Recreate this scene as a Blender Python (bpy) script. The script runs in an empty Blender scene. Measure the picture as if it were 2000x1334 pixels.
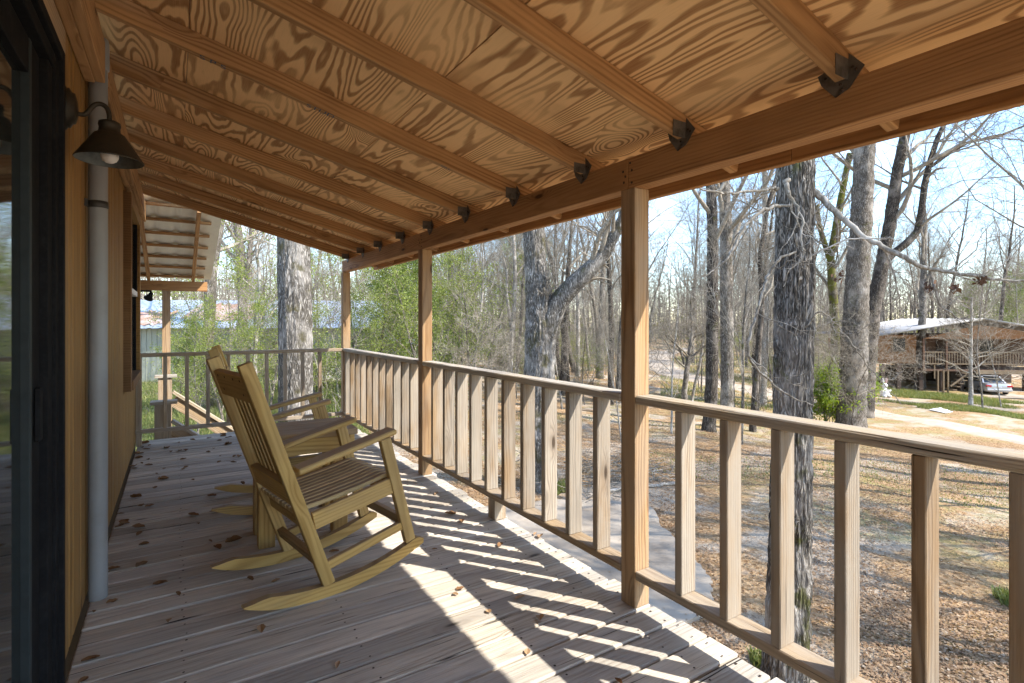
import bpy, math, random
import numpy as np
from mathutils import Vector, Matrix

# ------------------------------------------------------------------ camera, world, sun, exposure
SC = bpy.context.scene
COL = SC.collection
F, CX, HY, H, TH = 1040.0, 1000.0, 627.0, 1.28, math.radians(32.3)   # focal px (2000 px wide photo), centre x, horizon y, eye height, yaw
SN, CS = math.sin(TH), math.cos(TH)
cam_d = bpy.data.cameras.new('camera'); cam = bpy.data.objects.new('camera', cam_d); COL.objects.link(cam)
cam.location = (0, 0, H); cam.rotation_euler = (math.radians(90), 0, -TH)
cam_d.sensor_width = 36; cam_d.lens = 36 * F / 2000; cam_d.shift_y = (HY - 667) / 2000 * 1.0
cam_d.clip_start = 0.02; cam_d.clip_end = 3000
SC.camera = cam
SUN_EL = math.radians(45.0)
LX, LY = -0.585, 0.811                       # horizontal travel direction of the sunlight
sun_d = bpy.data.lights.new('sun', 'SUN'); sun = bpy.data.objects.new('sun', sun_d); COL.objects.link(sun)
sun_d.energy = 3.0; sun_d.angle = math.radians(0.5); sun_d.color = (1.0, 0.945, 0.86)
ldir = Vector((LX * math.cos(SUN_EL), LY * math.cos(SUN_EL), -math.sin(SUN_EL)))
sun.rotation_euler = ldir.to_track_quat('-Z', 'Y').to_euler(); sun.location = (6, -8, 12)
W = bpy.data.worlds.new('World'); SC.world = W; W.use_nodes = True
wn = W.node_tree; wn.nodes.clear()
sky = wn.nodes.new('ShaderNodeTexSky'); sky.sky_type = 'NISHITA'; sky.sun_disc = False
sky.sun_elevation = SUN_EL; sky.sun_rotation = math.atan2(-LX, -LY)
sky.air_density = 1.0; sky.dust_density = 0.3; sky.ozone_density = 2.0
wtc = wn.nodes.new('ShaderNodeTexCoord'); wmap = wn.nodes.new('ShaderNodeMapping')
wmap.inputs['Scale'].default_value = (1.0, 1.0, 2.6)
wno = wn.nodes.new('ShaderNodeTexNoise'); wno.inputs['Scale'].default_value = 3.2; wno.inputs['Detail'].default_value = 7; wno.inputs['Roughness'].default_value = 0.58
wrp = wn.nodes.new('ShaderNodeValToRGB'); wrp.color_ramp.elements[0].position = 0.52; wrp.color_ramp.elements[1].position = 0.74
wmx = wn.nodes.new('ShaderNodeMixRGB'); wmx.inputs['Color2'].default_value = (4.6, 4.75, 5.1, 1)
wbg = wn.nodes.new('ShaderNodeBackground'); wbg.inputs['Strength'].default_value = 0.15
wou = wn.nodes.new('ShaderNodeOutputWorld')
wn.links.new(wtc.outputs['Generated'], wmap.inputs['Vector']); wn.links.new(wmap.outputs[0], wno.inputs['Vector'])
wn.links.new(wno.outputs['Fac'], wrp.inputs[0]); wn.links.new(wrp.outputs[0], wmx.inputs['Fac'])
whs = wn.nodes.new('ShaderNodeHueSaturation'); whs.inputs['Saturation'].default_value = 1.08
wn.links.new(sky.outputs[0], whs.inputs['Color']); wn.links.new(whs.outputs[0], wmx.inputs['Color1']); wn.links.new(wmx.outputs[0], wbg.inputs[0]); wn.links.new(wbg.outputs[0], wou.inputs[0])
SC.view_settings.view_transform = 'Standard'; SC.view_settings.look = 'None'
SC.view_settings.exposure = 1.8; SC.view_settings.gamma = 1; SC.view_settings.use_curve_mapping = False
SC.render.engine = 'CYCLES'
SC.cycles.max_bounces = 6; SC.cycles.glossy_bounces = 2; SC.cycles.transmission_bounces = 3; SC.cycles.use_adaptive_sampling = True; SC.cycles.adaptive_threshold = .02; SC.cycles.diffuse_bounces = 5; SC.cycles.transparent_max_bounces = 8
SC.cycles.sample_clamp_indirect = 8
try:
    SC.cycles.use_denoising = True; SC.cycles.denoiser = 'OPENIMAGEDENOISE'
except Exception:
    pass
rnd = random.Random(7); nrg = np.random.default_rng(11)

# ------------------------------------------------------------------ photo pixel -> direction -> place
def ray(px, py):
    a = (px - CX) / F
    return np.array([SN + a * CS, CS - a * SN, (HY - py) / F])
def at_depth(px, py, d): return np.array([0, 0, H]) + ray(px, py) * d
def smooth(a, b, x):
    t = np.clip((x - a) / (b - a), 0, 1); return t * t * (3 - 2 * t)
def gz(x, y):
    x = np.asarray(x, float); y = np.asarray(y, float)
    z = -2.72 - 1.25 * smooth(8, 32, x) * (1 - smooth(14, 40, y))
    far = smooth(3, 14, np.hypot(x, y))
    return z + far * (0.05 * np.sin(x * .9 + 1.3 * np.sin(y * .37)) + 0.05 * np.sin(y * 1.1 + 2 * np.sin(x * .23)))
def on_ground(px, py):
    r = ray(px, py); t = 1.0
    lo, hi = 1.0, 400.0
    for _ in range(60):
        m = (lo + hi) / 2; p = np.array([0, 0, H]) + r * m
        if p[2] > gz(p[0], p[1]): lo = m
        else: hi = m
    p = np.array([0, 0, H]) + r * lo; p[2] = gz(p[0], p[1]); return p
def depth_of(p): return p[0] * SN + p[1] * CS

# ------------------------------------------------------------------ object helpers
def tag(o, label=None, cat=None, group=None, kind=None):
    if label: o['label'] = label
    if cat: o['category'] = cat
    if group: o['group'] = group
    if kind: o['kind'] = kind
    return o
def empty(name, loc=(0, 0, 0), rz=0.0, label=None, cat=None, group=None, kind=None):
    o = bpy.data.objects.new(name, None); COL.objects.link(o); o.empty_display_size = .1
    o.location = loc; o.rotation_euler = (0, 0, rz)
    return tag(o, label, cat, group, kind)
def link(name, me, parent=None, loc=None, rot=None):
    o = bpy.data.objects.new(name, me); COL.objects.link(o)
    if parent is not None: o.parent = parent
    if loc is not None: o.location = loc
    if rot is not None: o.rotation_euler = rot
    return o
def mesh_np(name, V, Q, m, smooth_shade=False):
    """V (n,3), Q (k,4) or (k,3)"""
    V = np.asarray(V, np.float32); Q = np.asarray(Q, np.int32)
    me = bpy.data.meshes.new(name); k = Q.shape[1]
    me.vertices.add(len(V)); me.vertices.foreach_set('co', V.ravel())
    me.loops.add(Q.size); me.loops.foreach_set('vertex_index', Q.ravel())
    me.polygons.add(len(Q)); me.polygons.foreach_set('loop_start', np.arange(0, Q.size, k, dtype=np.int32))
    me.polygons.foreach_set('loop_total', np.full(len(Q), k, np.int32))
    if smooth_shade: me.polygons.foreach_set('use_smooth', np.ones(len(Q), bool))
    me.update(calc_edges=True)
    if m is not None: me.materials.append(m)
    return me
def mesh_py(name, V, Fc, m, smooth_shade=False):
    me = bpy.data.meshes.new(name); me.from_pydata([tuple(map(float, v)) for v in V], [], [tuple(f) for f in Fc]); me.update()
    if smooth_shade: me.polygons.foreach_set('use_smooth', [True] * len(me.polygons))
    if m is not None: me.materials.append(m)
    return me
def cbox_data(l, w, h, b):
    V, idx = [], {}
    for sx in (-1, 1):
        for sy in (-1, 1):
            for sz in (-1, 1):
                c = (sx * l / 2, sy * w / 2, sz * h / 2)
                for ax in range(3):
                    v = [c[i] - (b * (sx, sy, sz)[i] if i != ax else 0) for i in range(3)]
                    idx[(sx, sy, sz, ax)] = len(V); V.append(v)
    Fc = []
    def g(s, ax): return idx[(s[0], s[1], s[2], ax)]
    def face(f):
        c = np.mean([V[i] for i in f], 0); n = np.cross(np.subtract(V[f[1]], V[f[0]]), np.subtract(V[f[2]], V[f[0]]))
        Fc.append(f if np.dot(n, c) > 0 else f[::-1])
    for ax in range(3):
        o = [i for i in range(3) if i != ax]
        for s in (-1, 1):
            q = []
            for a, c in ((-1, -1), (1, -1), (1, 1), (-1, 1)):
                t = [0, 0, 0]; t[ax] = s; t[o[0]] = a; t[o[1]] = c; q.append(g(t, ax))
            face(q)
        for a in (-1, 1):
            for c in (-1, 1):
                t0 = [0, 0, 0]; t0[o[0]] = a; t0[o[1]] = c; t1 = list(t0); t0[ax] = -1; t1[ax] = 1
                face([g(t0, o[0]), g(t1, o[0]), g(t1, o[1]), g(t0, o[1])])
    for sx in (-1, 1):
        for sy in (-1, 1):
            for sz in (-1, 1):
                s = (sx, sy, sz); face([g(s, 0), g(s, 1), g(s, 2)])
    return V, Fc
_bc = {}
def board_mesh(l, w, h, m, b=.003):
    k = (round(l, 3), round(w, 4), round(h, 4), m.name, b)
    if k not in _bc:
        V, Fc = cbox_data(l, w, h, min(b, w / 3, h / 3)); _bc[k] = mesh_py('board', V, Fc, m)
    return _bc[k]
def board(name, p0, p1, w, h, m, parent=None, roll=0.0, b=.003):
    """a straight board from p0 to p1; local X = length (grain), w = sideways, h = the other way (up)"""
    p0 = Vector(p0); p1 = Vector(p1); d = p1 - p0
    o = link(name, board_mesh(d.length, w, h, m, b), parent)
    x = d.normalized(); up = Vector((0, 0, 1))
    if abs(x.dot(up)) > .995: up = Vector((-1, 0, 0))
    y = up.cross(x).normalized(); z = x.cross(y)
    M = Matrix((x, y, z)).transposed()
    if roll: M = M @ Matrix.Rotation(roll, 3, 'X')
    o.rotation_euler = M.to_euler(); o.location = (p0 + p1) / 2
    return o
def box(name, lo, hi, m, parent=None, b=.003):
    lo = Vector(lo); hi = Vector(hi); s = hi - lo
    return link(name, board_mesh(s.x, s.y, s.z, m, b), parent, (lo + hi) / 2)
def tube_arrays(pts, rad, sides, off=0, disp=None, cap=True):
    pts = np.asarray(pts, float); n = len(pts); rad = np.asarray(rad, float)
    t = np.gradient(pts, axis=0); t /= np.linalg.norm(t, axis=1)[:, None] + 1e-9
    ref = np.array([1., 0, 0]) if abs(t[0][0]) < .8 else np.array([0, 1., 0])
    u = ref - t * (t @ ref)[:, None]; u /= np.linalg.norm(u, axis=1)[:, None] + 1e-9
    v = np.cross(t, u)
    a = np.linspace(0, 2 * np.pi, sides, endpoint=False)
    R = rad[:, None] * np.ones(sides)
    if disp is not None: R = R * disp
    V = pts[:, None, :] + R[:, :, None] * (np.cos(a)[None, :, None] * u[:, None, :] + np.sin(a)[None, :, None] * v[:, None, :])
    V = V.reshape(-1, 3)
    i = np.arange(n - 1)[:, None] * sides; j = np.arange(sides)[None, :]; jn = (j + 1) % sides
    Q = np.stack([i + j, i + jn, i + sides + jn, i + sides + j], -1).reshape(-1, 4) + off
    return V, Q
class MB:
    def __init__(s): s.V = []; s.Q = []; s.n = 0
    def add(s, V, Q): s.V.append(np.asarray(V, float)); s.Q.append(np.asarray(Q) + s.n); s.n += len(V)
    def tube(s, pts, rad, sides=6, disp=None):
        V, Q = tube_arrays(pts, rad, sides, 0, disp); s.add(V, Q)
    def empty(s): return s.n == 0
    def build(s, name, m, parent=None, smooth_shade=True, rel=None):
        V = np.concatenate(s.V); Q = np.concatenate(s.Q)
        if rel is not None: V = V - np.asarray(rel)
        return link(name, mesh_np(name, V, Q, m, smooth_shade), parent)
def lathe(name, prof, m, parent=None, sides=40, loc=(0, 0, 0), rot=None, smooth_shade=True):
    """prof: (r,z) pairs"""
    a = np.linspace(0, 2 * np.pi, sides, endpoint=False); V = []; Q = []
    for r, z in prof: V += [(r * math.cos(t), r * math.sin(t), z) for t in a]
    for i in range(len(prof) - 1):
        for j in range(sides):
            k = (j + 1) % sides; Q.append((i * sides + j, i * sides + k, (i + 1) * sides + k, (i + 1) * sides + j))
    me = mesh_np(name, V, Q, m, smooth_shade)
    return link(name, me, parent, loc, rot)
def extrude_path(pts, w, h):
    """rectangular strip swept along points in the x-z plane; w along y"""
    pts = np.asarray(pts, float); n = len(pts); t = np.gradient(pts, axis=0); t /= np.linalg.norm(t, axis=1)[:, None]
    nrm = np.stack([-t[:, 2], 0 * t[:, 0], t[:, 0]], 1); V = []
    for i in range(n):
        for sy, sz in ((-1, -1), (1, -1), (1, 1), (-1, 1)): V.append(pts[i] + np.array([0, sy * w / 2, 0]) + nrm[i] * sz * h / 2)
    Fc = [(0, 1, 2, 3), (4 * n - 1, 4 * n - 2, 4 * n - 3, 4 * n - 4)]
    for i in range(n - 1):
        for j in range(4):
            k = (j + 1) % 4; Fc.append((4 * i + k, 4 * i + j, 4 * i + 4 + j, 4 * i + 4 + k))
    return V, Fc

# ------------------------------------------------------------------ materials
def new_mat(name):
    m = bpy.data.materials.new(name); m.use_nodes = True; nt = m.node_tree
    b = nt.nodes.get('Principled BSDF'); return m, nt, b
class NT:
    def __init__(s, nt): s.nt = nt
    def n(s, t, **kw):
        nd = s.nt.nodes.new('ShaderNode' + t)
        for k, v in kw.items(): setattr(nd, k, v)
        return nd
    def set(s, sock, v):
        if hasattr(v, 'is_output'): s.nt.links.new(v, sock)
        else: sock.default_value = v
    def math(s, op, a, b=0.0, c=None):
        nd = s.n('Math', operation=op); s.set(nd.inputs[0], a); s.set(nd.inputs[1], b)
        if c is not None: s.set(nd.inputs[2], c)
        return nd.outputs[0]
    def vmath(s, op, a, b=(0, 0, 0)):
        nd = s.n('VectorMath', operation=op); s.set(nd.inputs[0], a); s.set(nd.inputs[1], b); return nd.outputs[0]
    def noise(s, vec, scale=1.0, detail=2.0, rough=.5, dist=0.0):
        nd = s.n('TexNoise'); s.set(nd.inputs['Vector'], vec); s.set(nd.inputs['Scale'], scale); s.set(nd.inputs['Detail'], detail)
        s.set(nd.inputs['Roughness'], rough); s.set(nd.inputs['Distortion'], dist); return nd.outputs['Fac']
    def ramp(s, fac, stops):
        nd = s.n('ValToRGB'); cr = nd.color_ramp; s.set(nd.inputs[0], fac)
        while len(cr.elements) < len(stops): cr.elements.new(.5)
        for e, (p, c) in zip(cr.elements, stops): e.position = p; e.color = (*c, 1) if len(c) == 3 else c
        return nd.outputs[0]
    def maprange(s, v, a, b, c=0.0, d=1.0, smoothstep=True):
        nd = s.n('MapRange'); nd.interpolation_type = 'SMOOTHSTEP' if smoothstep else 'LINEAR'
        s.set(nd.inputs[0], v); s.set(nd.inputs[1], a); s.set(nd.inputs[2], b); s.set(nd.inputs[3], c); s.set(nd.inputs[4], d); return nd.outputs[0]
    def mix(s, f, a, b, blend='MIX'):
        nd = s.n('MixRGB', blend_type=blend); s.set(nd.inputs[0], f)
        s.set(nd.inputs[1], (*a, 1) if isinstance(a, tuple) and len(a) == 3 else a); s.set(nd.inputs[2], (*b, 1) if isinstance(b, tuple) and len(b) == 3 else b)
        return nd.outputs[0]
    def xyz(s, v): nd = s.n('SeparateXYZ'); s.set(nd.inputs[0], v); return nd.outputs
    def comb(s, x, y, z):
        nd = s.n('CombineXYZ'); s.set(nd.inputs[0], x); s.set(nd.inputs[1], y); s.set(nd.inputs[2], z); return nd.outputs[0]
    def bump(s, h, strength=.3, dist=.01):
        nd = s.n('Bump'); s.set(nd.inputs['Height'], h); nd.inputs['Strength'].default_value = strength; nd.inputs['Distance'].default_value = dist; return nd.outputs[0]
def wood(name, light, dark, ring=.011, contrast=.55, grey=None, greyamt=.5, knots=.8, bump=.35, rough=.78, var=.28, streak=.45, cracks=0.0, top=None, topamt=.7):
    m, nt, b = new_mat(name); g = NT(nt)
    tc = g.n('TexCoord').outputs['Object']; rn = g.n('ObjectInfo').outputs['Random']
    r2 = g.math('FRACT', g.math('MULTIPLY', rn, 17.31)); r3 = g.math('FRACT', g.math('MULTIPLY', rn, 53.7))
    p = g.vmath('ADD', tc, g.comb(g.math('MULTIPLY', rn, 41.0), g.math('MULTIPLY_ADD', r2, .10, -.05), g.math('MULTIPLY_ADD', r3, .07, .012)))
    warp = g.noise(g.vmath('MULTIPLY', p, (1.5, 7, 7)), 1.0, 2.0)
    warp2 = g.noise(g.vmath('MULTIPLY', p, (5, 30, 30)), 1.0, 2.0)
    # knots: sparse cells that bend the rings round them
    kv = g.n('TexVoronoi'); kv.feature = 'F1'; g.set(kv.inputs['Vector'], g.vmath('MULTIPLY', p, (3.0, 10.5, 10.5))); kv.inputs['Scale'].default_value = 1.0
    kd = kv.outputs['Distance']; kc = kv.outputs['Color']
    kon = g.math('GREATER_THAN', g.xyz(kc)[0], 1.0 - .33 * knots)
    knot = g.math('MULTIPLY', kon, g.maprange(kd, .16, .07))
    halo = g.math('MULTIPLY', kon, g.maprange(kd, .45, .10))
    s = g.xyz(p)
    r = g.math('SQRT', g.math('ADD', g.math('MULTIPLY', s[1], s[1]), g.math('MULTIPLY', s[2], s[2])))
    r = g.math('ADD', r, g.math('MULTIPLY', g.noise(g.vmath('MULTIPLY', p, (.55, 3, 3)), 1.0, 1.0), .07)); r = g.math('ADD', r, g.math('MULTIPLY', warp, .045)); r = g.math('ADD', r, g.math('MULTIPLY', warp2, .004)); r = g.math('ADD', r, g.math('MULTIPLY', halo, .03))
    w = g.math('MULTIPLY_ADD', g.math('SINE', g.math('MULTIPLY', r, 6.2832 / ring)), .5, .5)
    w = g.math('MULTIPLY', g.math('POWER', w, 1.8), g.maprange(g.noise(g.vmath('MULTIPLY', p, (.9, 16, 16)), 1.0, 2.0), .32, .66, .25, 1.15))
    fine = g.noise(g.vmath('MULTIPLY', p, (4, 160, 160)), 1.0, 3.0, .6)
    blot = g.noise(g.vmath('MULTIPLY', p, (2.2, 9, 9)), 1.0, 3.0, .6)
    f = g.math('ADD', g.math('MULTIPLY', w, contrast), g.math('MULTIPLY', g.math('SUBTRACT', fine, .45), streak * 1.6))
    col = g.mix(g.math('MINIMUM', g.math('MAXIMUM', f, 0.0), 1.0), light, dark)
    if grey is not None:
        gm = g.math('MULTIPLY', g.maprange(g.math('ADD', blot, g.math('MULTIPLY', r2, .35)), .45, .85), greyamt)
        gcol = g.mix(g.math('MULTIPLY', g.math('MAXIMUM', f, 0.0), .75), grey, tuple(c * .42 for c in grey))
        col = g.mix(gm, col, gcol)
    col = g.mix(g.math('MULTIPLY', g.maprange(blot, .35, .75), .25), col, tuple(c * .6 for c in dark))
    col = g.mix(g.math('MULTIPLY', halo, .35), col, dark)
    col = g.mix(g.math('MULTIPLY', knot, .85), col, tuple(c * .28 for c in dark))
    if cracks:
        ck = g.noise(g.vmath('MULTIPLY', p, (2.2, 75, 75)), 1.0, 2.0, .5)
        ckm = g.math('MULTIPLY', g.maprange(ck, .34, .28), cracks); col = g.mix(ckm, col, tuple(c * .18 for c in dark))
    if top is not None:      # sun-bleached, rain-greyed upper faces; on the seat it sets off painted edge light
        nz = g.xyz(g.n('NewGeometry').outputs['True Normal'])[2]
        col = g.mix(g.math('MULTIPLY', g.maprange(nz, .55, .85), topamt), col, g.mix(f, top, tuple(c * .5 for c in top)))
    col = g.mix(1.0, col, g.math('MULTIPLY_ADD', r3, var, 1 - var / 2), 'MULTIPLY')
    g.set(b.inputs['Base Color'], col); b.inputs['Roughness'].default_value = rough; b.inputs['Specular IOR Level'].default_value = .25
    hgt = g.math('ADD', g.math('MULTIPLY', w, -.5), g.math('MULTIPLY', fine, 1.0))
    if cracks: hgt = g.math('SUBTRACT', hgt, g.math('MULTIPLY', ckm, 2.0))
    g.set(b.inputs['Normal'], g.bump(hgt, bump, .004))
    return m
def plywood(name):
    m, nt, b = new_mat(name); g = NT(nt)
    tc = g.n('TexCoord').outputs['Object']; rn = g.n('ObjectInfo').outputs['Random']
    p = g.vmath('ADD', tc, g.comb(g.math('MULTIPLY', rn, 31.0), g.math('MULTIPLY', rn, 17.0), 0.0))
    big = g.noise(g.vmath('MULTIPLY', p, (.42, 2.9, 0)), 1.0, 1.5, .45, .18)
    mid = g.noise(g.vmath('MULTIPLY', p, (2.6, 10, 0)), 1.0, 2.0, .5)
    fine = g.noise(g.vmath('MULTIPLY', p, (8, 260, 0)), 1.0, 2.0, .6)
    kv = g.n('TexVoronoi'); g.set(kv.inputs['Vector'], g.vmath('MULTIPLY', p, (1.5, 2.3, 0))); kv.inputs['Scale'].default_value = 1.0
    kd = kv.outputs['Distance']; kon = g.math('GREATER_THAN', g.xyz(kv.outputs['Color'])[0], .55)
    halo = g.math('MULTIPLY', kon, g.maprange(kd, .42, .0)); knot = g.math('MULTIPLY', kon, g.maprange(kd, .07, .045))
    field = g.math('ADD', g.math('MULTIPLY', big, 1.0), g.math('MULTIPLY', mid, .06)); field = g.math('ADD', field, g.math('MULTIPLY', halo, .26))
    w = g.math('MULTIPLY_ADD', g.math('SINE', g.math('MULTIPLY', field, 205.0)), .5, .5)
    w = g.maprange(w, .30, .95)
    # ring contrast fades and returns over the sheet
    cm = g.maprange(g.noise(g.vmath('MULTIPLY', p, (1.3, 2.6, 0)), 1.0, 2.0), .30, .56, .2, 1.0)
    f = g.math('ADD', g.math('MULTIPLY', g.math('MULTIPLY', w, cm), .80), g.math('MULTIPLY', g.math('SUBTRACT', fine, .5), .55))
    col = g.mix(g.math('MAXIMUM', f, 0.0), (.88, .585, .295), (.28, .12, .04))
    st = g.noise(g.vmath('MULTIPLY', p, (2.1, 1.3, 0)), 1.0, 4.0, .6)
    col = g.mix(g.maprange(st, .52, .80, 0, .42), col, (.33, .165, .07))
    col = g.mix(knot, col, (.05, .022, .010))
    sp = g.n('TexVoronoi'); g.set(sp.inputs['Vector'], g.vmath('MULTIPLY', p, (5.5, 6.5, 0))); sp.inputs['Scale'].default_value = 1.0
    spk = g.math('MULTIPLY', g.math('GREATER_THAN', g.xyz(sp.outputs['Color'])[1], .55), g.maprange(sp.outputs['Distance'], .05, .03))
    col = g.mix(g.math('MULTIPLY', spk, .85), col, (.05, .025, .015))
    g.set(b.inputs['Base Color'], col); b.inputs['Roughness'].default_value = .8; b.inputs['Specular IOR Level'].default_value = .2
    g.set(b.inputs['Normal'], g.bump(g.math('ADD', w, g.math('MULTIPLY', fine, .6)), .18, .003))
    return m
def plain(name, col, rough=.6, metal=0.0, nscale=20.0, amt=.25, bump=.1, spec=.4, dark=None):
    m, nt, b = new_mat(name); g = NT(nt)
    tc = g.n('TexCoord').outputs['Object']; n1 = g.noise(tc, nscale, 4.0, .6); n2 = g.noise(tc, nscale * .17, 3.0, .6)
    dk = dark or tuple(c * .45 for c in col)
    f = g.math('MULTIPLY', g.math('ADD', g.maprange(n1, .4, .75), g.maprange(n2, .4, .7)), amt)
    g.set(b.inputs['Base Color'], g.mix(f, col, dk)); b.inputs['Roughness'].default_value = rough; b.inputs['Metallic'].default_value = metal
    b.inputs['Specular IOR Level'].default_value = spec
    g.set(b.inputs['Normal'], g.bump(n1, bump, .003)); return m
def bark(name, light, dark, moss=0.0, vs=(14, 14, 2.6), bump=.8, dist=.02, mosscol=(.085, .085, .022)):
    m, nt, b = new_mat(name); g = NT(nt)
    tc = g.n('TexCoord').outputs['Object']; rn = g.n('ObjectInfo').outputs['Random']
    p = g.vmath('ADD', tc, g.comb(g.math('MULTIPLY', rn, 9.0), 0.0, g.math('MULTIPLY', rn, 23.0)))
    wv = g.n('TexNoise'); g.set(wv.inputs['Vector'], p); wv.inputs['Scale'].default_value = 2.2; wv.inputs['Detail'].default_value = 2
    p2 = g.vmath('ADD', p, g.vmath('MULTIPLY', wv.outputs['Color'], (.16, .16, .1)))
    rn1 = g.noise(g.vmath('MULTIPLY', p2, vs), 1.0, 2.0, .55, .6)
    rdg = g.math('SUBTRACT', 1.0, g.math('ABSOLUTE', g.math('MULTIPLY_ADD', rn1, 5.0, -2.5)))
    rdg = g.math('MAXIMUM', rdg, 0.0)
    ridge = g.math('SUBTRACT', 1.0, g.math('POWER', rdg, .8))
    fn = g.noise(g.vmath('MULTIPLY', p2, (55, 55, 16)), 1.0, 4.0, .65); ln = g.noise(p, 1.1, 4.0, .6)
    f = g.math('ADD', g.math('MULTIPLY', ridge, .55), g.math('MULTIPLY', fn, .6))
    col = g.mix(g.maprange(f, .25, .95), dark, light)
    col = g.mix(g.maprange(ln, .5, .72, 0, .55), col, tuple(min(1, c * 1.5 + .03) for c in light))
    if moss:
        mn = g.noise(p, 2.4, 4.0, .65); col = g.mix(g.maprange(mn, .62 - .22 * moss, .74 - .18 * moss, 0, .85), col, mosscol)
    g.set(b.inputs['Base Color'], col); b.inputs['Roughness'].default_value = .92; b.inputs['Specular IOR Level'].default_value = .12
    g.set(b.inputs['Normal'], g.bump(g.math('ADD', ridge, g.math('MULTIPLY', fn, .6)), bump, dist)); return m
def leaf_mat(name, c1, c2, c3=None, rough=.55, trans=.35):
    m, nt, b = new_mat(name); g = NT(nt)
    ge = g.n('NewGeometry'); rp = ge.outputs['Random Per Island']
    stops = [(0.0, c1), (.6, c2), (1.0, c3 or c2)]
    col = g.ramp(rp, stops)
    g.set(b.inputs['Base Color'], col); b.inputs['Roughness'].default_value = rough; b.inputs['Specular IOR Level'].default_value = .3
    if trans:
        tr = g.n('BsdfTranslucent'); g.set(tr.inputs['Color'], g.mix(1.0, col, (1.25, 1.15, .6), 'MULTIPLY'))
        mx = g.n('MixShader'); mx.inputs[0].default_value = trans
        nt.links.new(b.outputs[0], mx.inputs[1]); nt.links.new(tr.outputs[0], mx.inputs[2])
        nt.links.new(mx.outputs[0], nt.nodes['Material Output'].inputs['Surface'])
    return m

M = {}
M['deck'] = wood('weathered_deck_wood', (.57, .50, .40), (.235, .19, .145), ring=.016, contrast=.4, grey=(.535, .49, .425), greyamt=.85, knots=.35, bump=.55, rough=.85, var=.42, streak=1.0, cracks=1.0)
M['rail'] = wood('weathered_rail_wood', (.34, .245, .145), (.14, .08, .036), ring=.012, contrast=.5, grey=(.52, .47, .40), greyamt=.55, knots=.35, bump=.55, var=.3, streak=.6, cracks=.55)
M['top'] = wood('grey_top_rail_wood', (.44, .36, .25), (.17, .125, .075), ring=.010, contrast=.5, grey=(.46, .43, .385), greyamt=.9, knots=.2, bump=.7, var=.2, streak=.85, cracks=1.0)
M['bal'] = wood('weathered_baluster_wood', (.29, .20, .115), (.115, .064, .03), ring=.015, contrast=.55, grey=(.40, .36, .30), greyamt=.8, knots=.35, bump=.45, var=.3, streak=.5, cracks=.35)
M['post'] = wood('post_wood', (.41, .255, .125), (.165, .08, .03), ring=.015, contrast=.6, grey=(.46, .375, .275), greyamt=.5, knots=1.0, bump=.35, var=.18, streak=.5, cracks=.35)
M['rafter'] = wood('rafter_wood', (.49, .285, .128), (.185, .083, .029), ring=.018, contrast=.6, knots=1.0, bump=.25, var=.26, streak=.5, cracks=.12)
M['beam'] = wood('beam_wood', (.45, .245, .105), (.17, .074, .025), ring=.014, contrast=.55, knots=.6, bump=.25, var=.2, streak=.55, cracks=.2)
M['fascia'] = wood('fascia_wood', (.40, .215, .085), (.17, .075, .025), ring=.018, contrast=.5, knots=.6, bump=.3, var=.2, streak=.5, cracks=.3)
M['chair'] = wood('treated_pine', (.60, .40, .135), (.31, .165, .035), ring=.017, contrast=.55, grey=(.44, .37, .24), greyamt=.25, knots=.55, bump=.25, rough=.6, var=.22, streak=.4, cracks=.1, top=(.33, .235, .135), topamt=.8)
M['chairw'] = wood('weathered_pine', (.43, .295, .145), (.24, .145, .058), ring=.014, contrast=.4, grey=(.38, .315, .225), greyamt=.5, knots=.05, bump=.4, rough=.7, var=.2, streak=.6, cracks=.4)
M['seat'] = wood('seat_pine_lit_edges', (.72, .54, .27), (.50, .34, .14), ring=.02, contrast=.3, knots=.0, bump=.3, rough=.7, var=.45, streak=.5, cracks=.2, top=(.36, .255, .15), topamt=.95)  # pale sides below a darker top paint the light caught by slat edges
M['siding'] = wood('stained_siding', (.315, .175, .055), (.145, .07, .019), ring=.03, contrast=.35, knots=.15, bump=.45, rough=.6, var=.12, streak=.9, cracks=.2)
M['trim'] = wood('dark_trim_wood', (.23, .125, .055), (.10, .05, .02), ring=.02, contrast=.4, knots=.1, bump=.3, var=.1)
M['ply'] = plywood('plywood_sheathing')
M['black'] = plain('black_aluminium', (.012, .012, .013), .75, 0, 60, .3, .05, .04, (.03, .03, .03))
M['seal'] = plain('grey_door_seal', (.035, .042, .043), .6, 0.0, 30, .3, .03, .1)
M['dim'] = plain('dim_interior', (.03, .027, .024), .9)
M['pipe'] = plain('grey_plastic_pipe', (.27, .28, .29), .45, 0, 9, .35, .04, .4, (.20, .195, .18))
M['strap'] = plain('strap_metal', (.07, .066, .062), .5, .4, 30, .4, .1)
M['tie'] = plain('dark_tie_steel', (.15, .135, .12), .6, .3, 45, .6, .2, .4, (.06, .048, .038))
M['bronze'] = plain('aged_bronze', (.060, .046, .030), .55, .45, 55, .5, .18, .4, (.028, .030, .027))
M['bronze_in'] = plain('aged_bronze_inner', (.15, .165, .16), .5, .45, 45, .5, .12)
M['bulb'] = plain('opal_bulb', (.86, .82, .77), .3, 0, 5, .05, 0, .5)
M['nail'] = plain('rusty_nail', (.045, .026, .016), .8)
M['tin'] = plain('galvanised_roof', (.60, .635, .67), .42, .55, 3, .25, .05, .5)
M['tinw'] = plain('cream_roof_metal', (.86, .83, .71), .5, .0, 4, .15, .03, .4)
M['blue'] = plain('blue_ink', (.045, .115, .21), .8, 0, 60, .6, 0, .2, (.20, .16, .12))
M['conc'] = plain('stained_concrete', (.40, .335, .26), .9, 0, 2.2, .5, .25, .2, (.18, .14, .10))
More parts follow.
